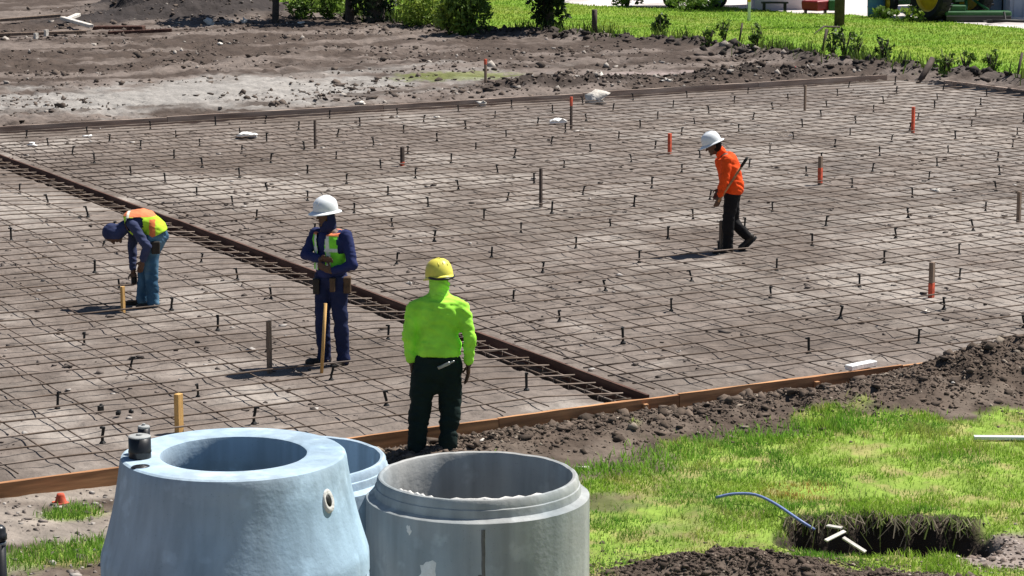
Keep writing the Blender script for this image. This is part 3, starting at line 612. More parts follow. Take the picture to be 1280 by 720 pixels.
n = 5200; u = rng.uniform(5, UR-.2, n); v = VN+.1+(VF-VN-.3)*rng.random(n)**1.2; k = (fbm(u*.5, v*.5, 101, 3) > .46) & ((u-SK*(v-20.3) < UB-.65) | (u-SK*(v-20.3) > UB+.05)); u = u[k]; v = v[k]; s = np.minimum(rng.gamma(1.6, .011, len(u))+.008, .06)
scatter('pad_crumbs', np.stack([u, v, hz(u, v)+s*.1], 1), s, clodcols(len(u), (.12, .10, .088), (.42, .39, .36), .14), 'small dark crumbs and pale pebbles scattered over the prepared pad', flat=.5)
n = 16000; u = np.concatenate([rng.uniform(14, 38, n-2600), rng.normal(29, 2.4, 900), rng.normal(34.2, 1.8, 700), rng.normal(31, 2.8, 1000)]); v = np.concatenate([rng.uniform(VF+.2, 72, n-2600), rng.normal(47.6, .6, 900), rng.normal(47.5, .4, 700), rng.normal(74.5, 2.5, 1000)])
k = (v > VF+.15) & ~is_field(u, v) & ((fbm(u*.4, v*.8, 102, 3) > .5) | (np.arange(n) >= n-2600)); u = u[k]; v = v[k]; s = np.minimum(rng.gamma(1.0, .020, len(u))+.012, .13)
scatter('dirt_clods', np.stack([u, v, hz(u, v)+s*.1], 1), s, clodcols(len(u), (.105, .083, .069), (.38, .34, .30), .10), 'clods and broken earth strewn over the rough dirt field')
n = 1300; v = rng.uniform(43, 76, n); u = field_u(v)+rng.normal(-.35, .45, n); s = np.minimum(rng.gamma(1.2, .028, n)+.02, .15)
scatter('dirt_clods', np.stack([u, v, hz(u, v)+s*.1], 1), s, clodcols(n, (.05, .042, .037), (.3, .26, .23), .04), 'dark ragged clods along the edge of the grass field')
# ------------------------------------------------------------------ single rocks and litter
def rock(px, py, wpx, label, mt='wht', flat=.6, name='rock', cat='rock', seed=0, up=0):
    p = G(px, py); d = np.dot(np.array(p)-np.array([0, 0, CAMZ]), CF); r = wpx*d/FPX/2
    V, Fc = ico(seed+200, 2); k = (fbm(V[:, 0]*1.6+V[:, 2]+9, V[:, 1]*1.6+9, seed, 3)-.5); V = V*(1+.7*k)[:, None]*np.array([1.1, .8, flat])*r
    me = raw_mesh(name, V, Fc); o = link(name, me, None, M[mt]); o.location = p+Vector((0, 0, r*flat*.55+up)); o.rotation_euler.z = seed*1.3; tag(o, label, cat); return o
rock(1216, 441, 18, 'round white stone on top of the dark soil berm', seed=1)
rock(1277, 434, 16, 'white stone among clods on the highest part of the berm', seed=2)
rock(1192, 480, 7, 'small pale stone low on the soil berm above the grass', seed=3)
rock(1166, 340, 8, 'white pebble on the mat near the stake with a red foot', seed=4, cat='pebble', name='pebble')
rock(1156, 391, 12, 'flat white stone on the mat below the red footed stake', seed=5, flat=.4)
rock(1170, 239, 14, 'flat pale stone lying on the large mat between black stubs', seed=6, flat=.35)
rock(744, 130, 25, 'cream coloured lump of stone leaning on the far form board', seed=7, flat=.75)
rock(752, 101, 17, 'cream stone lying in the dirt behind the far form board', seed=8)
rock(262, 26, 12, 'larger white chunk at the foot of the dark soil pile', seed=9, flat=.9)
rock(305, 30, 8, 'square white chunk at the foot of the dark soil pile', seed=10, flat=1)
rock(274, 23, 7, 'small white chunk next to the larger one by the dark pile', seed=11)
rock(288, 31, 7, 'flat pale chunk between two white ones by the dark pile', seed=12, flat=.4)
rock(376, 33, 9, 'pale stone on the dirt before the field edge bushes', seed=13, flat=.5)
rock(450, 129, 14, 'flat white stone on the sand behind the far form board', seed=14, flat=.4)
rock(547, 148, 9, 'small white lump just inside the far form board', seed=15)
rock(602, 121, 12, 'white jagged stone on the rubble behind the far form', seed=16, flat=.7)
rock(690, 104, 18, 'grey flat slab of rubble in the dug pit', seed=17, flat=.25)
rock(722, 97, 16, 'whitish flat slab at the back of the dug pit', seed=18, flat=.3)
rock(660, 110, 20, 'pale grey broken slab tilted on the pit rim', seed=19, flat=.35)
rock(832, 100, 18, 'long whitish stone on the reddish dirt behind the form', seed=20, flat=.25)
rock(730, 586, 14, 'flat cream stone in thin grass behind the grey riser', seed=21, flat=.3)
rock(603, 553, 9, 'small pale stone in the soil by the standing worker', seed=22)
rock(40, 183, 12, 'crumpled white scrap against the far form board', 'paper', .5, 'scrap', 'litter', 23)
rock(110, 172, 12, 'white paper scrap on the mat near the far form board', 'paper', .4, 'scrap', 'litter', 24)
rock(993, 88, 9, 'bright pink ball of litter in the dirt near the field', 'pink', .9, 'scrap', 'litter', 25) if M.setdefault('pink', mat('pink_plastic', (.85,.08,.13), .5)) else 0
def bag(px, py, wpx, hpx, label, seed):
    p = G(px, py); d = np.dot(np.array(p)-np.array([0, 0, CAMZ]), CF); a = wpx*d/FPX/2; h = hpx*d/FPX
    n = 18; m = 7; V = []
    for i in range(n+1):
        for j in range(m+1):
            x = (i/n-.5)*2*a; y = (j/m-.5)*a*1.1; V.append((x, y, 0))
    V = np.array(V); V[:, 2] = h*(.35+.9*fbm(V[:, 0]*7/a*.3+3, V[:, 1]*7/a*.3+3, seed, 3))*np.sqrt(np.maximum(0, 1-(V[:, 0]/a)**2*.85))
    T = V.copy(); B = V.copy(); B[:, 2] = 0; Fq = []; w_ = m+1; N = len(V)
    for i in range(n):
        for j in range(m): q = i*w_+j; Fq += [(q, q+w_, q+w_+1, q+1), (N+q, N+q+1, N+q+w_+1, N+q+w_)]
    for i in range(n):
        for j in (0, m): q = i*w_+j; Fq.append((q, q+w_, N+q+w_, N+q))
    for j in range(m):
        for i in (0, n): q = i*w_+j; Fq.append((q, q+1, N+q+1, N+q))
    o = link('plastic_bag', raw_mesh('plastic_bag', np.concatenate([T, B]), Fq), None, M['paper'], True); o.location = p+Vector((0, 0, .03)); o.rotation_euler.z = -YAW; tag(o, label, 'bag')
bag(309, 174, 26, 6, 'crumpled white plastic bag on the mat near the far form', 3)
bag(698, 156, 22, 7, 'white plastic bag on the mat by the dark stake with orange top', 4)
# white offcut leaning on the berm, white pipe on the grass, boards in the far dirt
def lying(pa, pb, w_, h_, mt, label, name, cat, zo=.0, n=1):
    a = G(*pa); b = G(*pb); m = (a+b)/2; d = b-a; L = d.length; o = MB().box((0, 0, 0), (L, w_, h_)).build(name, mt, None, bevel=min(w_, h_)*.12)
    o.location = m+Vector((0, 0, h_/2+zo)); o.rotation_euler = (0, -math.asin((b.z-a.z)/L), math.atan2(d.y, d.x)); tag(o, label, cat); return o
lying((1060, 473), (1092, 467), .10, .055, M['paper'], 'white painted wood offcut lying against the orange form', 'wood_offcut', 'offcut', .03)
lying((1217, 551), (1300, 552), .06, .035, M['whitewall'], 'long white board lying flat on the grass', 'board', 'board', .015)
lying((-40, 32), (76, 28), .16, .09, M['stakew'], 'long weathered board lying across the far dirt', 'board', 'board', .05)
lying((78, 27), (114, 40), .16, .10, M['wht'], 'pale plank lying aslant against the long weathered board', 'board', 'board', .12)
lying((84, 29), (98, 22), .16, .10, M['wht'], 'short pale plank behind the aslant one in the far dirt', 'board', 'board', .05)
lying((-40, 46), (108, 45), .14, .09, M['stakew'], 'long board lying before the weathered one in far dirt', 'board', 'board', .05)
lying((118, 33), (180, 33), .3, .16, M['rustwood'], 'dark rusty beam lying beyond the pale planks', 'timber', 'timber', .0)
lying((135, 45), (215, 41), .14, .10, M['rustwood'], 'reddish board lying at the foot of the dark soil pile', 'board', 'board', .03)
for i, (px, py, lab) in enumerate(((45, 47, 'small white peg on the far board, first of a pair'), (58, 46, 'small white peg on the far board beside the first'))): stake(px, py, py-7, .12, M['wht'], lab, name='peg', cat='peg')
# dropped things on the left mat, the little orange marker
def block(px, py, w_, h_, label, name, cat, mt='stub', rz=.3):
    p = G(px, py); o = MB().box((0, 0, h_/2), (w_, w_*.7, h_)).box((w_*.1, 0, h_*1.1), (w_*.5, w_*.4, h_*.4)).build(name, M[mt], None, bevel=.004); o.location = p+Vector((0, 0, .02)); o.rotation_euler.z = rz; tag(o, label, cat)
block(126, 517, .055, .06, 'black plastic block dropped on the mat near the cone pots', 'plastic_block', 'block')
block(148, 521, .06, .035, 'black broken support lying beside the plastic block', 'broken_support', 'rebar support', rz=1)
block(164, 519, .045, .03, 'smallest black fragment lying beside the broken support', 'broken_support', 'rebar support', rz=2)
p = G(76, 629); o = empty('marker_flag', p, 0, 'small orange plastic marker under the orange form board', 'marker')
MB().lathe([(.055, 0), (.05, .015), (.035, .07), (.03, .085)], 14).build('cone', M['stakeo'], o, True); MB().box((0, 0, .004), (.12, .12, .012)).build('foot', M['stakeo'], o, bevel=.002)
# bent pipe and split laths by the hole
zz = [-.05, -.01, .0, -.01, -.07, -.15]; P = [Vector(site(x_, y_, z_)) for (x_, y_), z_ in zip(((895, 622), (915, 617), (945, 617), (972, 631), (1000, 651), (1018, 662)), zz)]
Q_ = []
for i in range(len(P)-1):
    for k in range(4): Q_.append(P[i].lerp(P[i+1], k/4))
Q_.append(P[-1])
for _ in range(3): Q_ = [Q_[0]]+[(Q_[i-1]+Q_[i]*2+Q_[i+1])/4 for i in range(1, len(Q_)-1)]+[Q_[-1]]
tag(MB().tube(Q_, .013, 8).build('pipe', M['tape'], None, True), 'thin bluish white bent pipe hanging into the dug hole', 'pipe')
def lath(pa, pb, za, zb_, label):
    a = Vector(site(*pa, za-.14)); b = Vector(site(*pb, zb_-.14)); m = (a+b)/2; d = b-a; o = MB().box((0, 0, 0), (d.length, .035, .014)).build('lath', M['wht'], None, bevel=.003)
    o.location = m; o.rotation_euler = (.3, -math.asin(max(-1, min(1, d.z/d.length))), math.atan2(d.y, d.x)); tag(o, label, 'lath')
lath((1032, 676), (1056, 664), .10, .13, 'short pale lath sticking up at the hole')
lath((1054, 672), (1082, 690), .14, .06, 'longer pale lath lying in grass below the hole')
lath((1034, 657), (1052, 660), .12, .14, 'thin pale lath crossing behind the two others')
# ------------------------------------------------------------------ grass
def blades(name, u, v, h, wd, cols, label, bend=.5, zoff=0, mt='blade', z=None):
    n = len(u); zb = (hz(u, v) if z is None else z)-.01+zoff; a = rng.uniform(0, 6.28, n); l = rng.uniform(0, 6.28, n); bd = rng.uniform(.1, 1, n)*bend*h
    ca, sa = np.cos(a)*wd/2, np.sin(a)*wd/2; dx, dy = np.cos(l)*bd, np.sin(l)*bd
    V = np.empty((n, 5, 3)); V[:, 0] = np.stack([u-ca, v-sa, zb], 1); V[:, 1] = np.stack([u+ca, v+sa, zb], 1)
    V[:, 2] = np.stack([u+ca*.75+dx*.35, v+sa*.75+dy*.35, zb+h*.6], 1); V[:, 3] = np.stack([u-ca*.75+dx*.35, v-sa*.75+dy*.35, zb+h*.6], 1); V[:, 4] = np.stack([u+dx, v+dy, zb+h], 1)
    i = np.arange(n)[:, None]*5; Fc = np.concatenate([i+[0, 1, 2], i+[0, 2, 3], i+[3, 2, 4]]); 
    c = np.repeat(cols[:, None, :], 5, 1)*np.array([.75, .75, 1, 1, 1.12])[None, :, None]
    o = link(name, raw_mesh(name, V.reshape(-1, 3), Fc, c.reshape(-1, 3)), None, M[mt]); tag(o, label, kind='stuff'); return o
n = 420000; u = rng.uniform(8.4, 21, n); v = rng.uniform(11.5, 19.4, n)
# keep what the near side of the pad needs: the strip from the riser to the right
gm = grass_mask(u, v); den = (.22+.78*ss(.36, .58, fbm(u*1.8, v*1.8, 111, 3)))*(1-.75*ss(.56, .68, fbm(u*3.4, v*3.4, 116, 3))); k = rng.random(n) < gm*den; u = u[k]; v = v[k]
vis = (u*.866-v*.5 > -5.6) & (u*.866-v*.5 < 8.5) & (u*.5+v*.866 > 15.6); u = u[vis]; v = v[vis]
n = len(u); t = fbm(u*1.3, v*1.3, 112, 3); t2 = fbm(u*5, v*5, 113, 2); dm = dry_mask(u, v)
c = mixc(np.broadcast_to(np.array((.27, .42, .05)), (n, 3)), (.16, .33, .04), ss(.5, .68, t)); c = mixc(c, (.46, .44, .13), .55*ss(.5, .72, t2)*ss(.3, .6, fbm(u*.9, v*.9, 114, 2)))
strw = rng.random(n) < .06; c[strw] = (.5, .43, .22); c = mixc(c, (.56, .30, .11), .85*ss(.3, .95, dm+.5*(rng.random(n)-.5)))
c = c*rng.uniform(.7, 1.3, n)[:, None]
a_, b_, hd_ = holedepth(u, v); tall = .6*np.exp(-((b_-.45)/.2)**2)*(np.abs(a_) < 1.6)
h = (.022+.038*rng.random(n))*(1+.7*ss(.5, .7, fbm(u*1.1+5, v*1.1, 115, 2)))+.07*tall*rng.random(n)
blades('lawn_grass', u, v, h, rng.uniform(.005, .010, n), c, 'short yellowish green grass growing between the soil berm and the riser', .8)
n = 60000; u = rng.uniform(4.5, 8.4, n); v = rng.uniform(16, 20, n); gm = grass_mask(u, v); k = rng.random(n) < gm*.8; u = u[k]; v = v[k]; n = len(u)
c = np.array((.17, .32, .04))[None]*rng.uniform(.7, 1.4, n)[:, None]; k = rng.random(n) < .12; c[k] = (.35, .31, .18)
blades('weed_grass', u, v, .04+.07*rng.random(n), rng.uniform(.005, .011, n), c, 'green weedy grass patches on the dirt beside the cone', .8)
n = 5200; u = rng.uniform(9.5, 19, n); v = rng.uniform(12.5, 18.6, n); k = (rng.random(n) < grass_mask(u, v)*ss(.42, .62, fbm(u*1.4+7, v*1.4, 117, 3))); u = u[k]; v = v[k]; n = len(u)
c = np.where(rng.random(n)[:, None] < .6, np.array((.50, .43, .22)), np.array((.20, .34, .06)))*rng.uniform(.7, 1.2, n)[:, None]
blades('dry_stems', u, v, .05+.11*rng.random(n), rng.uniform(.003, .006, n), c, 'thin dry seed stems standing above the short grass', 1.1)
# lush clumps at the foot of the berm
n = 3600; cu = [11.3, 11.8, 12.4, 13.4, 14.1, 14.6, 10.1, 10.5]; cv = [18.35, 18.2, 18.5, 18.6, 18.6, 18.5, 18.9, 18.5]; i = rng.integers(0, 8, n); u = np.array(cu)[i]+rng.normal(0, .3, n); v = np.array(cv)[i]+rng.normal(0, .14, n)
c = np.array((.20, .38, .045))[None]*rng.uniform(.7, 1.5, n)[:, None]
blades('weed_clumps', u, v, .03+.07*rng.random(n), rng.uniform(.007, .014, n), c, 'deep green weed clumps at the foot of the soil berm', .8)
# roots and overhanging turf at the lip of the hole
n = 260; a = rng.uniform(-.55, 1.15, n); b = .33-.30*(fbm(a*2.1, a*0+3.3, 5, 4)-.5)*2.4+.10*np.minimum(1, np.abs(a))**2+rng.normal(0, .05, n); u = HC[0]+a*HA[0]+b*HB[0]; v = HC[1]+a*HA[1]+b*HB[1]; zt = hz(u+.5*.12, v+.866*.12)
L = .02+rng.gamma(1.3, .06, n); V = np.empty((n, 4, 3)); wd = rng.uniform(.004, .012, n)
ox = -HB[0]*rng.uniform(.02, .10, n); oy = -HB[1]*rng.uniform(.02, .10, n); sx = HA[0]*wd; sy = HA[1]*wd; dr = rng.normal(0, .08, n)
V[:, 0] = np.stack([u, v, zt+.02], 1); V[:, 1] = np.stack([u+sx, v+sy, zt+.02], 1); V[:, 2] = np.stack([u+ox+HA[0]*dr+sx, v+oy+HA[1]*dr+sy, zt-L], 1); V[:, 3] = np.stack([u+ox+HA[0]*dr, v+oy+HA[1]*dr, zt-L], 1)
c = np.where(rng.random(n)[:, None] < .5, np.array((.30, .25, .17)), np.array((.20, .25, .06)))*rng.uniform(.6, 1.5, n)[:, None]
o = link('hanging_roots', raw_mesh('hanging_roots', V.reshape(-1, 3), np.arange(n*4).reshape(-1, 4), np.repeat(c, 4, 0)), None, M['blade']); tag(o, 'roots and turf hanging over the lip of the dug hole', kind='stuff')
# far field tufts and the weed fringe
n = 90000; v = rng.uniform(36, 84, n); u = field_u(v)+rng.uniform(0, 15, n); k = is_field(u, v) & ~is_yard(u, v); u = u[k]; v = v[k]; n = len(u); t = fbm(u*.8, v*.8, 121, 3)
c = mixc(np.broadcast_to(np.array((.24, .40, .045)), (n, 3)), (.31, .40, .06), ss(.45, .65, t))*rng.uniform(.75, 1.25, n)[:, None]
blades('field_grass', u, v, .03+.055*rng.random(n), rng.uniform(.02, .04, n), c, 'bright green mown grass of the field beyond the dirt', .9)
n = 9000; v = rng.uniform(40, 76, n); u = field_u(v)+rng.normal(.2, .35, n); k = rng.random(n) < ss(.4, .6, fbm(u*.7, v*.7, 122, 3)); u = u[k]; v = v[k]; n = len(u); c = mixc(np.broadcast_to(np.array((.05, .10, .02)), (n, 3)), (.16, .22, .04), rng.random(n))*rng.uniform(.7, 1.4, n)[:, None]
blades('fringe_weeds', u, v, .12+.35*rng.random(n)**2, rng.uniform(.02, .05, n), c, 'ragged dark green weeds fringing the grass field', .6)
# ------------------------------------------------------------------ trees and bushes
def leafcloud(C, S, n, size, cols, seed, parent, name, mt='leaf', clump=9):
    r = np.random.default_rng(seed); k = max(3, n//clump); cc = r.normal(0, .5, (k, 3)); cc /= np.maximum(1, np.linalg.norm(cc, axis=1)/.95)[:, None]; cc = cc*np.array(S)+np.array(C)
    P = np.repeat(cc, clump, 0)+r.normal(0, 1, (k*clump, 3))*np.array(S)*.11; n = len(P); P[:, 2] = np.maximum(P[:, 2], .02)
    d1 = r.normal(0, 1, (n, 3)); d1 /= np.linalg.norm(d1, axis=1)[:, None]; d2 = np.cross(d1, r.normal(0, 1, (n, 3))); d2 /= np.linalg.norm(d2, axis=1)[:, None]
    s = size*r.uniform(.6, 1.4, n)[:, None]; V = np.stack([P-d1*s, P+d2*s*.45, P+d1*s, P-d2*s*.45], 1)
    q = np.repeat(r.random(k), clump); c = mixc(np.broadcast_to(np.array(cols[0]), (n, 3)), cols[1], q)*r.uniform(.75, 1.3, n)[:, None]
    return link(name, raw_mesh(name, V.reshape(-1, 3), np.arange(n*4).reshape(-1, 4), np.repeat(c, 4, 0)), parent, M[mt])
def limbs(o, h, r, spread, n, seed, base=.25, name='trunk'):
    q = random.Random(seed); m = MB(); top = Vector((q.uniform(-.2, .2), q.uniform(-.2, .2), h)); m.tube([(0, 0, -.15), (0, 0, 0), top*.5+Vector((.06*h*.3, 0, 0)), top], [r*1.4, r*1.15, r*.8, r*.3], 9)
    for i in range(n):
        t = q.uniform(base, .95); a = q.uniform(0, 6.28); p = top*t; e = p+Vector((math.cos(a)*spread*q.uniform(.5, 1), math.sin(a)*spread*q.uniform(.5, 1), h*q.uniform(.12, .35)))
        m.tube([p, p.lerp(e, .5)+Vector((0, 0, .08*h)), e], [r*.45, r*.3, r*.1], 6)
    return m.build(name, M['bark'], o, True)
DK = ((.022, .045, .012), (.06, .11, .02)); MD = ((.07, .13, .022), (.16, .25, .04)); LG = ((.17, .27, .035), (.30, .38, .06)); VD = ((.012, .022, .010), (.03, .05, .016))
def tree(px, py, h, cr, cz, r, cols, n, size, label, seed, low=None):
    o = empty('tree', G(px, py), seed, label, 'tree', 'trees along the edge of the grass field'); limbs(o, h*.85, r, cr*.8, 9, seed)
    leafcloud((0, 0, cz), (cr, cr, h-cz), n, size, cols, seed, o, 'crown')
    if low: leafcloud((low[0], 0, low[1]), (low[2], low[2], low[3]), low[4], size*.8, VD, seed+1, o, 'ivy')
def bush(px, py, wr, h, cols, n, size, label, seed, grp='bushes along the edge of the grass field', name='bush'):
    o = empty(name, G(px, py), seed, label, name.replace('_', ' '), grp); q = random.Random(seed); m = MB()
    for i in range(7): a = q.uniform(0, 6.28); m.tube([(0, 0, -.05), (math.cos(a)*wr*.3, math.sin(a)*wr*.3, h*.4), (math.cos(a)*wr*.7, math.sin(a)*wr*.7, h*q.uniform(.6, .95))], [.025, .018, .006], 5)
    m.build('stems', M['bark'], o, True); leafcloud((0, 0, h*.5), (wr, wr, h*.52), n, size, cols, seed, o, 'crown')
tree(685, 44, 5.2, 1.4, 3.2, .17, DK, 2600, .13, 'leafy dark tree with ivy covered trunk standing at the field edge', 31, (0, .9, .55, 1.0, 900))
tree(470, 27, 6.0, 1.2, 4.3, .26, DK, 2200, .13, 'thick dark tree shading the dirt beside a yellow green bush', 33, (.1, .9, .75, 1.2, 1300))
tree(437, 26, 5.5, 1.0, 4.2, .13, DK, 1500, .12, 'slender dark tree close by the thick one', 35, (-.1, .8, .35, .9, 260))
tree(344, 20, 5.4, 1.0, 4.2, .10, MD, 1300, .14, 'thin stemmed green tree next to the dark soil pile', 37)
tree(290, 3, 5.4, 1.2, 3.8, .12, DK, 1700, .13, 'dark tree rising right behind the soil pile', 38, (0, .8, .6, .8, 300))
bush(528, 36, .8, 1.3, LG, 1900, .07, 'bright yellow green bush beside the thick dark tree', 41)
bush(583, 42, .75, 1.6, MD, 1900, .08, 'green bush with brownish stems at the field edge', 42)
bush(562, 41, .5, 1.1, LG, 900, .07, 'small yellow green bush between two larger bushes', 43)
bush(380, 22, .5, .8, MD, 600, .08, 'low green bush in front of the field by the soil pile', 44)
bush(413, 25, .5, 1.0, MD, 700, .08, 'green bush at the foot of the slender dark tree', 45)
bush(325, 14, .6, 1.0, MD, 700, .08, 'loose green bush on the flank of the soil pile', 46)
bush(212, 5, .7, .6, MD, 1500, .08, 'low green bush behind the far boards', 47)
bush(165, 0, .9, .7, MD, 1500, .08, 'spreading green bush beyond the far dirt', 48)
bush(825, 52, .25, .8, DK, 260, .07, 'small dark shrub at the dirt edge of the field', 49)
bush(783, 8, .55, .75, MD, 600, .08, 'round green shrub before the white wall in the yard', 50)
bush(868, 12, .9, .6, MD, 800, .08, 'low green shrub beside the trailer wheels', 51)
bush(1105, 24, .45, .4, MD, 400, .06, 'little round weed bush at the yard edge before the tractor', 52)
bush(1138, 27, .45, .5, LG, 400, .06, 'pale little bush in front of the rear tractor wheel', 53)
for i, (px, py, h, lab) in enumerate(((885, 58, .55, 'upright weed at the dirt edge, nearest the trailer side'), (905, 60, .7, 'tall weed beside the thin leaning stick post'), (945, 66, .6, 'bushy weed with a pale stone at its foot'), (1040, 74, .8, 'dark tall weed under the tall pole'), (1055, 78, .85, 'darkest tall weed of the clump under the pole'), (1070, 80, .7, 'slim tall weed at the end of the clump'), (1105, 86, .7, 'wide weed between the clump and the stout leaning post'), (1182, 96, .7, 'dry stalky weed beside the stout leaning post'), (1207, 97, .6, 'short bushy weed past the stout leaning post'), (1240, 100, .6, 'weed near the thin tilted fence post'))):
    bush(px, py, .22, h, DK if i in (3, 4, 6) else MD, 150, .06, lab, 60+i, 'tall weeds at the field edge', 'weed')
# thin fallen branch on the grass by the pole
tag(MB().tube([G(1049, 36)+Vector((0, 0, .05)), G(1030, 38)+Vector((0, 0, .12)), G(1018, 44)+Vector((0, 0, .05))], [.04, .03, .012], 6).build('fallen_branch', M['bark'], None, True), 'crooked fallen branch lying at the foot of the tall pole', 'branch')
# ------------------------------------------------------------------ the farm yard
def wheel(parent, c, R, wd, rr, axis, name='wheel', rim=M['yellow']):
    ax = Vector(axis).normalized(); up = Vector((0, 0, 1)); s = up.cross(ax).normalized(); Mx = Matrix.Translation(c) @ Matrix((s, up, ax)).transposed().to_4x4()
    w_ = bpy.data.objects.new(name, None); col.objects.link(w_); w_.parent = parent
    m = MB(); h = wd/2; m.lathe([(rr, -h*.8), (R*.86, -h), (R*.97, -h*.8), (R, -h*.3), (R, h*.3), (R*.97, h*.8), (R*.86, h), (rr, h*.8), (rr, -h*.8)], 36, Mx, close=False)
    for k in range(18):
        a = 2*math.pi*k/18
        for sd in (-1, 1): m.box(Mx @ Vector((math.cos(a+sd*.08)*R, math.sin(a+sd*.08)*R, sd*h*.45)), (.05*R, .07*R, wd*.5), (Mx.to_3x3() @ Matrix.Rotation(a, 3, 'Z')))
    m.build('tyre', M['tyre'], w_, False)
    MB().lathe([(rr, -h*.7), (rr*.96, -h*.3), (rr*.9, h*.25), (rr*.45, h*.1), (rr*.42, h*.4), (rr*.2, h*.5), (.001, h*.5)], 28, Mx, close=False).lathe([(rr*1.02, h*.78), (rr*.95, h*.74), (rr*.9, h*.25)], 28, Mx, close=False).build('rim', rim, w_, True)
    return w_
def to_rot(px, py, ang): return G(px, py), ang
tp = G(1163, 26); hd = math.atan2(CF[1]*.86-CR[1]*.5, CF[0]*.86-CR[0]*.5)       # heading: away and to one side
tr_ = empty('tractor', tp, hd, 'green farm tractor with yellow wheels parked on the yard', 'tractor')
for sx in (1, -1):
    wheel(tr_, Vector((0, -.85*sx+.85-.0, .85)) if False else Vector((0, .85*sx-.85, .85)), .85, .45, .56, (0, sx, 0)); wheel(tr_, Vector((2.25, .78*sx-.85, .45)), .45, .24, .26, (0, sx, 0))
MB().box((1.75, -.85, 1.15), (1.55, .62, .62)).box((2.56, -.85, 1.1), (.08, .56, .5)).build('hood', M['green'], tr_, bevel=.05)
MB().box((.9, -.85, .78), (2.6, .4, .4)).box((2.25, -.85, .45), (.2, 1.4, .16)).tube([(0, .7-.85, .85), (0, -.7-.85, .85)], .12, 10).build('chassis', M['green'], tr_, bevel=.02)
for sx in (1, -1): MB().loft([((.75*math.cos(a)*1.25, sx*.72-.85, .85+.75*math.sin(a)*1.25), (0, .22, 0), (.02*math.cos(a), 0, .02*math.sin(a))) for a in np.linspace(R_(20), R_(140), 9)], 8).build('fender', M['green'], tr_, True)
MB().box((.15, -.85, 1.35), (.5, .5, .12)).box((-.08, -.85, 1.6), (.1, .5, .5)).build('seat', M['black'], tr_, bevel=.03)
MB().tube([(.95, -.85, 1.3), (.72, -.85, 1.65)], .025, 8).build('steering_column', M['black'], tr_); MB().lathe([(.19, -.01), (.21, 0), (.19, .01), (.17, 0), (.19, -.01)], 20, Matrix.Translation((.71, -.85, 1.66)) @ Matrix.Rotation(-.6, 4, 'Y'), close=False).build('steering_wheel', M['black'], tr_, True)
for sx in (1, -1): MB().tube([(-.35, .5*sx-.85, 1.1), (-.35, .5*sx-.85, 2.35)], .035, 8).build('roll_bar_post', M['black'], tr_, True)
MB().box((.1, -.85, 2.4), (1.3, 1.25, .07)).build('canopy', M['green'], tr_, bevel=.02)
MB().tube([(1.6, -.7, 1.4), (1.6, -.7, 2.1)], .04, 8).build('exhaust', M['black'], tr_, True)
p = G(1221, 27); o = empty('mower_implement', p, -YAW, 'low green farm implement deck on the yard behind the tractor', 'implement')
MB().box((0, 0, .26), (2.1, .5, .16)).box((-.6, .3, .42), (.5, .7, .2)).build('deck', M['green'], o, bevel=.03)
MB().box((0, -.28, .12), (2.05, .06, .16)).build('skirt', M['black'], o, bevel=.01)
MB().tube([(-.3, .3, .35), (-.2, .9, .8), (-.6, 1.4, .75)], .06, 8).tube([(.4, .3, .35), (-.2, .9, .8)], .05, 8).build('hitch_frame', M['green'], o, True)
for x in (-.95, .95): wheel(o, Vector((x, .35, .16)), .16, .12, .08, (1 if x > 0 else -1, 0, 0))
p = G(1255, 30); o = empty('drawbar', p, -YAW, 'dark steel drawbar lying on the pale yard', 'drawbar')
MB().tube([(-.45, 0, .07), (.1, .05, .1), (.9, .1, .07)], .05, 8).build('bar', M['stub'], o, True); MB().tube([(.05, .05, .1), (.05, .3, .35)], .035, 8).box((-.45, 0, .08), (.16, .22, .1)).build('stand', M['stub'], o)
p = G(1020, 17); o = empty('red_implement', p, -YAW, 'dark red and green implement box standing on the yard', 'implement')
MB().loft([((0, 0, .1), (.42, 0, 0), (0, .3, 0)), ((0, 0, .16), (.48, 0, 0), (0, .34, 0)), ((0, 0, .40), (.50, 0, 0), (0, .35, 0)), ((0, 0, .44), (.46, 0, 0), (0, .3, 0))], 4).build('hopper', M['red'], o, bevel=.01); MB().box((.62, .05, .28), (.45, .4, .36)).build('gearbox', M['green'], o, bevel=.03)
for x in (-.35, .3): MB().box((x, 0, .06), (.06, .4, .14)).build('skid', M['stub'], o)
p = G(1095, 21); o = empty('barrel', p, 0, 'blue plastic barrel standing beside the tractor front', 'barrel')
MB().lathe([(.25, 0), (.28, .03), (.29, .3), (.3, .32), (.29, .34), (.29, .6), (.3, .62), (.29, .64), (.28, .88), (.25, .9)], 24).build('drum', M['bluep'], o, True); MB().lathe([(.05, .89), (.05, .92), (.001, .92)], 10, Matrix.Translation((.12, 0, 0))).build('bung', M['black'], o)
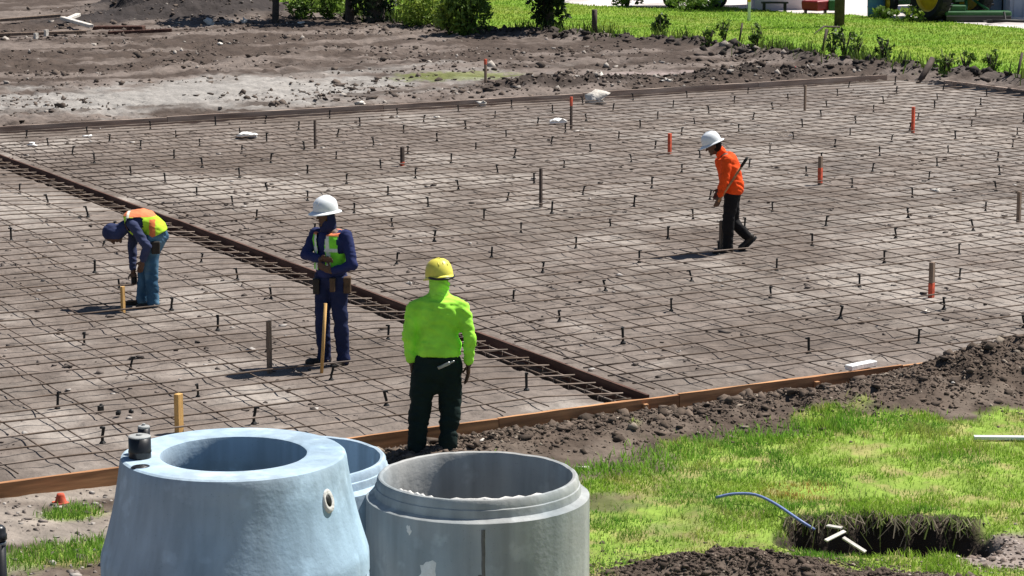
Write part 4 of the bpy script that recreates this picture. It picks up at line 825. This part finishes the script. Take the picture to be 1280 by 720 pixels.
def barn(px, py, L, D, H, mt, label, rz, ribs=True, door=None):
    p = G(px, py); o = empty('farm_building', (p.x, p.y, 0), rz, label, 'building')
    MB().box((L/2, D/2, H/2-.05), (L, D, H+.1)).build('wall', mt, o)
    for k in range(int(L/.3)): MB().box((.15+k*.3, -.012, H/2), (.05, .03, H)).build('rib', mt, o) if ribs else 0
    m = MB(); m.add([(-.3, -.4, H), (L+.3, -.4, H), (L+.3, D/2, H+1.1), (-.3, D/2, H+1.1), (-.3, D+.4, H), (L+.3, D+.4, H), (-.3, -.4, H-.08), (L+.3, -.4, H-.08), (L+.3, D+.4, H-.08), (-.3, D+.4, H-.08)], [(0, 1, 2, 3), (3, 2, 5, 4), (6, 9, 8, 7), (0, 6, 7, 1), (4, 5, 8, 9), (0, 3, 4, 9, 6), (1, 7, 8, 5, 2)]).build('roof', M['metalwall2'], o)
    if door: MB().box((door, -.03, 1.1), (.55, .06, 2.2)).build('door', M['stub'], o)
    return o
barn(1222, 18, 1.35, 5, 3.2, M['metalwall'], 'blue grey corrugated shed wall behind the green implement', -YAW, True, 1.05)
barn(1262, 21, 8, 6, 3.4, M['metalwall2'], 'pale grey sheet metal building at the edge of the yard', -YAW)
barn(944, 12, 1.7, 3, 2.6, M['pinkwall'], 'pale pinkish farm building at the back of the yard', -YAW, False)
lo = barn(712, -6, 3.3, 4, 2.6, M['whitewall'], 'white building low behind the field grass and shrub', -YAW, False)
p = G(968, 14); o = empty('yard_bench', p, -YAW, 'small dark bench standing before the pink building', 'bench'); MB().box((0, 0, .3), (.9, .3, .05)).build('seat', M['stub'], o)
for x in (-.35, .35): MB().box((x, 0, .14), (.08, .26, .28)).build('leg', M['stub'], o)
p = G(850, 9); o = empty('flat_trailer', p, -YAW, 'white flat trailer with dark wheels parked on the yard', 'trailer')
MB().box((0, .6, .62), (3.6, 1.7, .16)).box((0, -.27, .62), (3.7, .06, .22)).build('bed', M['whitewall'], o, bevel=.02)
for x in (-.3, .55, 1.3): wheel(o, Vector((x, -.15, .3)), .30, .2, .17, (0, -1, 0), rim=M['conc2'])
MB().tube([(-1.8, .6, .55), (-2.9, .6, .45)], .05, 8).build('tongue', M['stub'], o, True)
# ------------------------------------------------------------------ people: local frame x = to the side, y = away from the viewer, z = up
def skinned(mb, voxel, smooth_it=3, wr=0, wscale=9, seed=0):
    me = mb.mesh('tmp'); o = bpy.data.objects.new('tmp', me); col.objects.link(o)
    r = o.modifiers.new('r', 'REMESH'); r.mode = 'VOXEL'; r.voxel_size = voxel; r.use_smooth_shade = True
    s = o.modifiers.new('s', 'SMOOTH'); s.iterations = smooth_it; s.factor = .5
    dg = bpy.context.evaluated_depsgraph_get(); dg.update(); out = bpy.data.meshes.new_from_object(o.evaluated_get(dg))
    bpy.data.objects.remove(o); bpy.data.meshes.remove(me); out.materials.clear()
    if wr:
        n = len(out.vertices); co = np.empty(n*3, np.float32); out.vertices.foreach_get('co', co); co = co.reshape(-1, 3); nn = np.empty(n*3, np.float32); out.vertices.foreach_get('normal', nn); nn = nn.reshape(-1, 3)
        a = fbm(co[:, 0]*wscale+co[:, 2]*wscale*.9+40, co[:, 2]*wscale*1.7+co[:, 1]*wscale+40, seed, 3); rd = 1-np.abs(2*a-1)
        co += nn*((rd-.7)*wr)[:, None]; out.vertices.foreach_set('co', co.ravel()); out.update()
    return out
def verts(me):
    co = np.empty(len(me.vertices)*3, np.float32); me.vertices.foreach_get('co', co); return co.reshape(-1, 3)
def garment(name, mb, parent, color, voxel=.014, wr=.016, seed=0, it=3, cut=None, wscale=9):
    me = skinned(mb, voxel, it, wr, wscale, seed); co = verts(me)
    c = color(co) if callable(color) else np.broadcast_to(np.array(color), (len(co), 3))
    set_col(me, c)
    if cut is not None:
        bm = bmesh.new(); bm.from_mesh(me); bmesh.ops.delete(bm, geom=[v for v in bm.verts if cut(v.co)], context='VERTS'); bm.to_mesh(me); bm.free()
    me.shade_smooth(); return link(name, me, parent, M['cloth'])
V3 = Vector
def sleeve(mb, pts, rs): limb(mb, [pts[0], pts[1], V3(pts[1]).lerp(V3(pts[2]), .86)], rs)
def limb(mb, pts, rs, g=0):
    for i in range(len(pts)-1): mb.cone(pts[i], pts[i+1], rs[i]+g, rs[i+1]+g, 14)
def torso(mb, J, g=0, lo=0, hi=1, fat=1.0, belly=0):
    """spine from hip to neck, lofted; J: hip, waist, chest, neck, side, front"""
    sp = [V3(J['hip']), V3(J['waist']), V3(J['chest']), V3(J['neck'])]; side = V3(J['side']).normalized(); fr = V3(J['front']).normalized(); rings = []
    key = [(-.10, .13, .095), (0, .165, .115), (.18, .172, .122), (.38, .155, .112), (.62, .175, .122), (.80, .190, .118), (.91, .155, .095), (.97, .085, .075), (1.0, .060, .060)]
    for t, a, b in key:
        if t < lo or t > hi: continue
        q = t*3; i = max(0, min(2, int(math.floor(q)))); p = sp[i].lerp(sp[i+1], q-i); tg = (sp[i+1]-sp[i]).normalized(); s = (side-tg*side.dot(tg)).normalized(); f = tg.cross(s)
        if f.dot(fr) < 0: f = -f
        bb = belly*math.exp(-((t-.22)/.22)**2); rings.append((p+f*bb*.6, s*(a*fat+g), f*(b*fat+g+bb*.6)))
    mb.loft(rings, 24)
def hand(mb, wrist, d, nrm, thumb, curl=.5, s=1.0):
    d = V3(d).normalized(); th = V3(thumb); th = (th-d*th.dot(d)).normalized(); nr = d.cross(th); 
    if nr.dot(V3(nrm)) < 0: nr = -nr                      # nr: the way the fingers curl
    w_ = V3(wrist); pc = w_+d*.048*s; mb.ell(pc, (th*.041*s, nr*.017*s, d*.055*s), 12, 8)
    for k, (off, L) in enumerate(((.030, .070), (.010, .080), (-.011, .074), (-.030, .058))):
        p = w_+d*.088*s+th*off*s; dd = d.copy(); r = .0098*s
        for j, f in enumerate((.45, .32, .27)):
            dd = (Matrix.Rotation(curl*(.55+.35*j), 3, th.cross(nr).cross(th) if False else nr.cross(dd)) @ dd) if curl else dd
            if dd.dot(nr) < -.05: dd = (dd-nr*2*dd.dot(nr))
            e = p+dd*L*f*s; mb.cone(p, e, r, r*.88, 8); p = e; r *= .88
    p = w_+d*.025*s+th*.030*s; dd = (th*.75+d*.75+nr*.3).normalized(); e = p+dd*.042*s; mb.cone(p, e, .0125*s, .011*s, 8); e2 = e+(d*.8+nr*.5+th*.1).normalized()*.034*s; mb.cone(e, e2, .0105*s, .009*s, 8)
def head(mb, c, up, fr, s=1.0):
    up = V3(up).normalized(); fr = V3(fr); fr = (fr-up*fr.dot(up)).normalized(); sd = up.cross(fr); c = V3(c)
    mb.ell(c+up*.02*s, (sd*.074*s, fr*.094*s, up*.105*s)); mb.ell(c-up*.045*s+fr*.022*s, (sd*.056*s, fr*.066*s, up*.072*s))
    mb.cone(c+fr*.092*s+up*.012*s, c+fr*.108*s-up*.022*s, .010*s, .015*s, 8)                        # nose
    mb.ell(c+fr*.082*s+up*.034*s, (sd*.05*s, fr*.014*s, up*.010*s), 10, 6)                           # brow
    mb.ell(c+fr*.083*s-up*.056*s, (sd*.026*s, fr*.012*s, up*.010*s), 10, 6); mb.ell(c+fr*.072*s-up*.098*s, (sd*.026*s, fr*.022*s, up*.018*s), 10, 6)
    for q in (1, -1): mb.ell(c+sd*.076*s*q-fr*.005*s-up*.005*s, (sd*.010*s, fr*.020*s, up*.032*s), 8, 6)
def eyes(parent, c, up, fr, s=1.0):
    up = V3(up).normalized(); fr = V3(fr); fr = (fr-up*fr.dot(up)).normalized(); sd = up.cross(fr); c = V3(c)
    for q in (1, -1): MB().ell(c+fr*.080*s+sd*.030*s*q+up*.012*s, (sd*.012*s, fr*.010*s, up*.007*s), 8, 6).build('eye', M['white'], parent, True); MB().ell(c+fr*.0885*s+sd*.030*s*q+up*.012*s, (sd*.005*s, fr*.0035*s, up*.005*s), 8, 6).build('pupil', M['stub'], parent.children[-1] if False else parent, True)
def hardhat(parent, c, up, fr, mt, full=True, s=1.0, tilt=0):
    up = V3(up).normalized(); fr = V3(fr); fr = (fr-up*fr.dot(up)).normalized(); sd = fr.cross(up)
    Mx = Matrix.Translation(V3(c)) @ Matrix((sd, fr, up)).transposed().to_4x4() @ Matrix.Diagonal((.93*s, 1.08*s, s, 1))
    o = MB().lathe([(.121, 0), (.123, .012), (.121, .045), (.111, .088), (.090, .122), (.060, .143), (.030, .151), (.001, .153)], 32, Mx, close=False).build('hard_hat', mt, parent, True)
    m = MB(); n = 40; vs = []
    for k in range(n):
        a = 2*math.pi*k/n; ff = max(0, math.sin(a)); bk = max(0, -math.sin(a)); e = (.028+.026*ff**2+.010*bk) if full else (.012+.058*ff**3)
        for r, z in ((.119, .010), (.119+e, -.008-.012*ff), (.119+e+.003, -.014-.012*ff), (.117, .002)): vs.append(Mx @ V3((r*math.cos(a), r*math.sin(a), z)))
    m.add(vs, [(k*4+j, ((k+1) % n)*4+j, ((k+1) % n)*4+(j+1) % 4, k*4+(j+1) % 4) for k in range(n) for j in range(4)]).build('brim', mt, o, True)
    m = MB(); vs = []                                                                                # raised ridge over the crown
    for x in (-.04, 0, .04):
        m.tube([Mx @ V3((x, .125*math.cos(R_(a)), .02+.136*math.sin(R_(a)) - abs(x)*.28)) for a in range(25, 160, 15)], .007, 6)
    m.build('ridge', mt, o, True)
    return o, Mx
def boot(parent, ankle, d, mt, lift=0, s=1.0, pitch=0):
    d = V3((d[0], d[1], 0)).normalized(); sd = V3((-d.y, d.x, 0)); Rm = Matrix.Rotation(pitch, 3, sd); a = V3(ankle); D = Rm @ d; U = Rm @ V3((0, 0, 1)); b = a-U*.075
    m = MB(); m.cone(a+U*.10, a, .058, .055, 12); m.ell(b-D*.015+U*.02, (sd*.047, D*.07, U*.058)); m.cone(b-D*.03, b+D*.13, .045, .040, 12); m.ell(b+D*.15, (sd*.050, D*.065, U*.045))
    me = skinned(m, .010, 3); set_col(me, np.broadcast_to(np.array((.03, .024, .02)), (len(me.vertices), 3))); o = link('boot', me, parent, M['leather'], True)
    k = MB(); vs = []; n = 18
    for z in (-.052, -.022):
        for i in range(n):
            q = 2*math.pi*i/n; vs.append(b+D*(.055+.145*math.cos(q))+sd*(.050*math.sin(q)*(1+.12*math.cos(q)))+U*z)
    k.add(vs, [tuple(range(n-1, -1, -1)), tuple(range(n, 2*n))]+[(i, (i+1) % n, n+(i+1) % n, n+i) for i in range(n)]).build('sole', M['stub'], o)
def person(px, py, label, zoff=0):
    p = G(px, py); return empty('person', (p.x, p.y, zoff), -YAW, label, 'person')
def body(parent, J, legs, arms, hd, hands, fat=1.0):
    m = MB(); torso(m, J, -.02, fat=fat); 
    for L in legs: limb(m, L, (.085, .058, .045))
    for A in arms: limb(m, A, (.052, .043, .030))
    for A in arms: m.cone(J['chest'], A[0], .08, .05)
    m.cone(V3(J['neck'])-V3(J['up'])*.04, hd[0], .058, .055); head(m, *hd)
    for hd_ in hands: hand(m, *hd_)
    me = skinned(m, .0075, 2); me.shade_smooth(); return link('body', me, parent, M['skin'])
FRZ = V3((0, 0, 1))
# ---- the heavy worker in lime seen from behind
w1 = person(546, 563, 'heavyset person from behind in lime long sleeves and dark trousers, outside the form', -.11)
J = dict(hip=(.02, 0, .93), waist=(.02, .02, 1.10), chest=(.02, .04, 1.28), neck=(.025, .05, 1.505), side=(1, -.15, 0), front=(.15, 1, 0), up=(0, 0, 1))
lg = [[(-.115, .0, .90), (-.15, .03, .48), (-.185, -.03, .10)], [(.13, .02, .90), (.125, .05, .48), (.10, .0, .10)]]
ar = [[(-.20, .03, 1.37), (-.255, -.01, 1.11), (-.225, .0, .87)], [(.24, .0, 1.37), (.312, -.04, 1.11), (.295, -.01, .86)]]
hc1 = (.03, .075, 1.63)
body(w1, J, lg, ar, (hc1, (0, .05, 1), (-.45, 1, -.12)), [(ar[0][2], (.1, .05, -1), (1, .2, 0), (.2, 1, 0), .5, 1.15), (ar[1][2], (-.05, .05, -1), (-1, .2, 0), (-.2, 1, 0), .55, 1.15)], 1.1)
m = MB(); torso(m, J, .026, -.06, .93, 1.07, .04); [sleeve(m, a, (.074, .062, .048)) for a in ar]; [m.cone((.025+(.06 if a[0][0] > 0 else -.06), .045, 1.44), V3(a[0])+V3((0, 0, .0)), .075, .074) for a in ar]; m.cone((.025, .045, 1.43), (.028, .055, 1.55), .105, .070)
garment('shirt', m, w1, (.40, .90, .075), seed=1, wr=.026, it=10)
m = MB(); torso(m, J, .012, -.12, .16, 1.12, .02); [limb(m, [(l[0][0]*.9, l[0][1], .85), l[1], l[2]], (.116, .100, .078), .0) for l in lg]; m.cone((-.09, 0, .86), (.11, .02, .86), .12, .12); m.cone((0, 0, .80), (-.01, 0, .66), .12, .08); [m.cone(l[2], V3(l[2])-V3((0, 0, .035)), .080, .086) for l in lg]
garment('trousers', m, w1, (.010, .021, .019), seed=2, wr=.045, wscale=5, it=5)
boot(w1, lg[0][2], (-.6, 1), M['leather']); boot(w1, lg[1][2], (-.15, 1), M['leather'])
m = MB(); hp = V3(hc1); m.ell(hp+V3((0, -.012, -.035)), ((.090, -.02, 0), (.03, .098, 0), (0, 0, .110))); m.cone(hp+V3((0, -.01, -.07)), hp+V3((-.005, -.02, -.15)), .082, .092)
garment('hood', m, w1, (.42, .90, .10), seed=3, wr=.03, wscale=12, voxel=.011, cut=lambda v: v.y > .12 and v.x < .05)
h_, Mx = hardhat(w1, hp+V3((0, .0, .030)), (-.10, .16, 1), (-.45, 1, 0), M['hatY'], False, 1.1)
m = MB(); m.tube([Mx @ V3((.126*math.cos(R_(a)), .126*math.sin(R_(a)), -.004-.022*math.sin(R_((a-200)*180/140)))) for a in range(200, 341, 10)], .012, 8).build('strap', M['black'], h_, True)
m = MB(); torso(m, J, .030, -.03, .06, 1.13, .02); garment('belt', m, w1, (.014, .012, .011), seed=4, wr=0, it=1)
o = MB().box((0, 0, 0), (.12, .02, .03)).box((.08, 0, .0), (.05, .012, .018)).build('tool_pouch', M['steel'], w1, bevel=.004); o.location = (.075, -.19, .885); o.rotation_euler = (0, -.42, 0)
# ---- the worker in navy with lime vest and full brim hat, half turned to the viewer
w2 = person(416, 455, 'person in navy clothes, lime vest and full brim white hard hat, hands at chest', 0)
J = dict(hip=(.0, 0, .95), waist=(-.005, 0, 1.10), chest=(.0, -.01, 1.28), neck=(-.02, -.03, 1.49), side=(.75, -.62, 0), front=(-.62, -.75, 0), up=(0, 0, 1))
lg = [[(-.08, .055, .92), (-.105, .0, .50), (-.095, .06, .10)], [(.075, -.055, .92), (.09, -.06, .50), (.115, -.02, .10)]]
ar = [[(-.165, .10, 1.40), (-.275, .02, 1.18), (-.10, -.17, 1.16)], [(.165, -.11, 1.40), (.235, -.20, 1.10), (.01, -.22, 1.04)]]
hc2 = (-.05, -.055, 1.615)
body(w2, J, lg, ar, (hc2, (-.05, -.05, 1), (-.8, -.62, -.15)), [(ar[0][2], (.9, -.4, .1), (0, .3, -1), (.1, -.6, 1), .8), (ar[1][2], (-.85, -.1, .45), (.3, 1, 0), (0, -.2, 1), .7)])
eyes(w2, hc2, (-.05, -.05, 1), (-.8, -.62, -.15))
NV = (.022, .030, .105)
m = MB(); torso(m, J, .012, -.05, .96); [sleeve(m, a, (.067, .058, .046)) for a in ar]; [m.cone(V3(J['chest'])+V3((0, 0, .05)), a[0], .09, .068) for a in ar]; m.cone((-.02, -.03, 1.46), (-.03, -.035, 1.54), .072, .07)
garment('shirt', m, w2, NV, seed=11, wr=.018)
m = MB(); torso(m, J, .010, -.12, .12); [limb(m, l, (.098, .080, .072)) for l in lg]; m.cone(lg[0][0], lg[1][0], .11, .11); [m.cone(l[2], V3(l[2])-V3((0, 0, .03)), .074, .078) for l in lg]
garment('trousers', m, w2, (.017, .024, .070), seed=12, wr=.024, wscale=7)
fr2 = V3(J['front']).normalized(); sd2 = V3(J['side']).normalized()
def vest_col(co):
    z = co[:, 2]; c = np.broadcast_to(np.array((.22, .72, .05)), (len(co), 3)).copy(); s = co@np.array(sd2)
    c[(z > 1.405)] = (.80, .24, .10); c[(z > 1.235) & (z < 1.275)] = (.7, .72, .68); c[(np.abs(np.abs(s)-.085) < .022) & (z < 1.40)] = (.72, .74, .66); return c
m = MB(); torso(m, J, .034, .10, .93)
garment('vest', m, w2, vest_col, seed=13, wr=.010, voxel=.012, cut=lambda v: (v.dot(fr2) > .03 and abs(v.dot(sd2)) < .045+max(0, v.z-1.25)*.12) or (abs(v.dot(sd2)) > .185 and v.z > 1.22) or v.z < 1.0)
m = MB(); torso(m, J, .026, -.04, .06); garment('tool_belt', m, w2, (.06, .042, .03), seed=14, wr=0, it=1)
for i, (x, y, z, s_) in enumerate(((.17, -.10, .93, 1.1), (-.16, -.04, .90, 1), (.02, -.17, .93, .8))): MB().box((x, y, z-.05), (.07*s_, .08*s_, .16*s_)).box((x, y, z+.01), (.076*s_, .086*s_, .05)).build('pouch', (M['belt'], M['leather'], M['belt'])[i], w2, bevel=.008)
m = MB(); hp = V3(hc2); m.cone(hp+V3((.015, .012, -.03)), hp+V3((.02, .02, -.13)), .086, .092); m.ell(hp+V3((.012, .012, .01)), ((.086, 0, 0), (0, .092, 0), (0, 0, .105)))
fh2 = V3((-.8, -.62, 0)).normalized()
garment('neck_gaiter', m, w2, (.018, .024, .075), seed=15, wr=.012, voxel=.011, cut=lambda v: (v-hp).dot(fh2) > .035 and v.z-hp.z > -.055)
hardhat(w2, hp+V3((.0, .0, .040)), (-.03, -.03, 1), (-.8, -.62, 0), M['white'], True, 1.05)
boot(w2, lg[0][2], (-.9, -.35), M['leather']); boot(w2, lg[1][2], (-.5, -.8), M['leather'])
# ---- the walking worker in orange, seen from the side
w3 = person(909, 314, 'person in bright orange shirt and black trousers walking with white hard hat bowed', 0)
J = dict(hip=(.065, 0, .84), waist=(.045, 0, 1.0), chest=(.0, 0, 1.18), neck=(-.10, 0, 1.365), side=(.12, -1, 0), front=(-1, -.12, -.25), up=(-.3, 0, 1))
lg = [[(.045, -.08, .80), (.0, -.09, .45), (.0, -.08, .095)], [(.075, .08, .80), (.075, .09, .42), (.265, .10, .215)]]
ar = [[(-.04, -.19, 1.28), (-.075, -.24, 1.0), (-.13, -.26, .80)], [(-.03, .19, 1.28), (.03, .22, 1.0), (-.10, .18, .84)]]
hc3 = (-.215, -.02, 1.455)
body(w3, J, lg, ar, (hc3, (-.45, 0, 1), (-1, -.15, -.5)), [(ar[0][2], (-.35, 0, -1), (.3, 1, 0), (-1, -.2, .3), .8), (ar[1][2], (-.5, -.2, -1), (0, -1, 0), (-1, 0, .3), .6)])
eyes(w3, hc3, (-.45, 0, 1), (-1, -.15, -.5))
m = MB(); torso(m, J, .026, -.10, .95, 1.05, .03); [sleeve(m, a, (.074, .064, .052)) for a in ar]; [m.cone(V3(J['chest'])+V3((-.03, 0, .04)), a[0], .10, .075) for a in ar]; m.cone((-.09, 0, 1.33), (-.125, 0, 1.39), .078, .072)
garment('shirt', m, w3, (.85, .085, .012), seed=21, wr=.020)
m = MB(); torso(m, J, .012, -.12, .14); limb(m, lg[0], (.105, .082, .07)); limb(m, lg[1], (.105, .082, .066)); m.cone(lg[0][0], lg[1][0], .11, .11); m.cone(lg[0][2], V3(lg[0][2])-V3((0, 0, .03)), .072, .076)
garment('trousers', m, w3, (.012, .011, .012), seed=22, wr=.022, wscale=7)
hp = V3(hc3); hardhat(w3, hp+V3((-.015, 0, .04)), (-.42, 0, 1), (-1, -.1, -.4), M['white'], True, 1.02)
m = MB(); m.ell(hp+V3((.05, 0, -.01)), ((.07, 0, 0), (0, .078, 0), (0, 0, .085))); garment('hair', m, w3, (.008, .007, .006), seed=23, wr=.006, voxel=.011)
boot(w3, lg[0][2], (-1, -.1), M['leather']); boot(w3, lg[1][2], (-1, -.1), M['leather'], pitch=.75)
wp = np.array(w3.location); loc = Matrix.Translation(w3.location) @ Matrix.Rotation(-YAW, 4, 'Z')
o = empty('long_handled_tool', loc @ V3((-.155, -.275, .73)), -YAW, 'wooden tool handle with dark tip held across the orange shirt', 'tool')
MB().tube([(0, 0, 0), (.23, -.01, .36), (.30, -.005, .47)], .016, 8).build('handle', M['pine'], o, True); MB().tube([(.30, -.005, .471), (.36, 0, .565), (.385, 0, .605)], [.019, .022, .012], 8).build('tip', M['stub'], o, True)
# ---- the bending worker in jeans
w4 = person(187, 382, 'person in blue jeans and lime vest bending down with dark hooded cap', 0)
J = dict(hip=(.10, 0, .87), waist=(.045, 0, 1.0), chest=(-.105, -.01, 1.04), neck=(-.275, -.02, .96), side=(.1, -1, 0), front=(-.35, -.05, -1), up=(-1, 0, -.2))
lg = [[(.055, -.085, .84), (.045, -.10, .46), (.055, -.10, .095)], [(.125, .085, .84), (-.055, .10, .47), (-.095, .09, .095)]]
ar = [[(-.14, -.19, 1.0), (.025, -.24, .76), (-.04, -.22, .58)], [(-.19, .17, .98), (-.215, .18, .67), (-.20, .10, .40)]]
hc4 = (-.405, -.03, .875)
body(w4, J, lg, ar, (hc4, (-1, 0, .15), (-.45, -.1, -1)), [(ar[0][2], (-.3, .2, -1), (-.5, 1, 0), (-1, 0, .2), .6), (ar[1][2], (.1, -.1, -1), (.4, -1, 0), (-1, 0, .2), .8)])
m = MB(); torso(m, J, .010, -.02, .95); [sleeve(m, a, (.066, .056, .045)) for a in ar]; [m.cone(V3(J['chest']), a[0], .09, .068) for a in ar]
garment('shirt', m, w4, (.045, .055, .115), seed=31, wr=.018)
def vest4(co):
    c = np.broadcast_to(np.array((.45, .72, .04)), (len(co), 3)).copy(); x = co[:, 0]; z = co[:, 2]
    c[z > 1.10] = (.82, .24, .11); c[(x > .045) & (x < .115) & (z < 1.07)] = (.72, .20, .07); k = (x < -.195) & (x > -.225); c[k] = (.72, .72, .60); return c
m = MB(); torso(m, J, .034, -.02, .93); garment('vest', m, w4, vest4, seed=32, wr=.012, voxel=.012, cut=lambda v: (abs(v.y+.01) > .185 and v.x < -.03))
m = MB(); torso(m, J, .012, -.12, .10); [limb(m, l, (.105, .083, .074)) for l in lg]; m.cone(lg[0][0], lg[1][0], .115, .115); [m.cone(l[2], V3(l[2])-V3((0, 0, .035)), .075, .08) for l in lg]
garment('jeans', m, w4, lambda co: mixc(np.broadcast_to(np.array((.035, .095, .165)), (len(co), 3)), (.10, .20, .29), ss(.45, .65, fbm(co[:, 0]*7+30, co[:, 2]*4+30, 3, 2))), seed=33, wr=.022, wscale=7)
hp = V3(hc4); m = MB(); m.ell(hp+V3((-.015, 0, .02)), ((.118, 0, -.02), (0, .094, 0), (.02, 0, .112))); m.cone(hp+V3((.02, 0, .0)), (-.27, -.02, .96), .09, .082)
garment('hood', m, w4, (.035, .045, .11), seed=34, wr=.012, voxel=.011, cut=lambda v: v.z < hp.z-.055 and v.x < hp.x+.05)
m = MB(); n = 16; vs = []
for i in range(n+1):
    a = -1.2+2.4*i/n
    for r, dz in ((.0, 0), (.055*math.cos(a*.9), -.035)):
        vs.append(hp+V3((-.10-.01*math.cos(a)-r*.35, .085*math.sin(a), -.055-.03*math.cos(a)+dz*(r > 0)-r*.5)))
m.add(vs, [(i*2, i*2+1, i*2+3, i*2+2) for i in range(n)]); o = m.build('cap_brim', M['stub'], w4, True); sm = o.modifiers.new('t', 'SOLIDIFY'); sm.thickness = .006
boot(w4, lg[0][2], (-.9, -.4), M['leather']); boot(w4, lg[1][2], (-1, -.2), M['leather'])
m = MB(); torso(m, J, .03, -.05, .05); garment('belt', m, w4, (.04, .03, .024), seed=35, wr=0, it=1)
MB().box((.12, -.2, .74), (.10, .04, .15)).build('pouch', M['leather'], w4, bevel=.008)
loc = Matrix.Translation(w4.location) @ Matrix.Rotation(-YAW, 4, 'Z')
o = empty('tape_measure', loc @ V3((-.19, .07, .28)), -YAW, 'small dark hand tool held low by the bending worker', 'tool'); MB().box((0, 0, .02), (.05, .04, .07)).build('case', M['stub'], o, bevel=.008); MB().box((-.03, 0, .0), (.012, .02, .05)).build('hook', M['steel'], o)
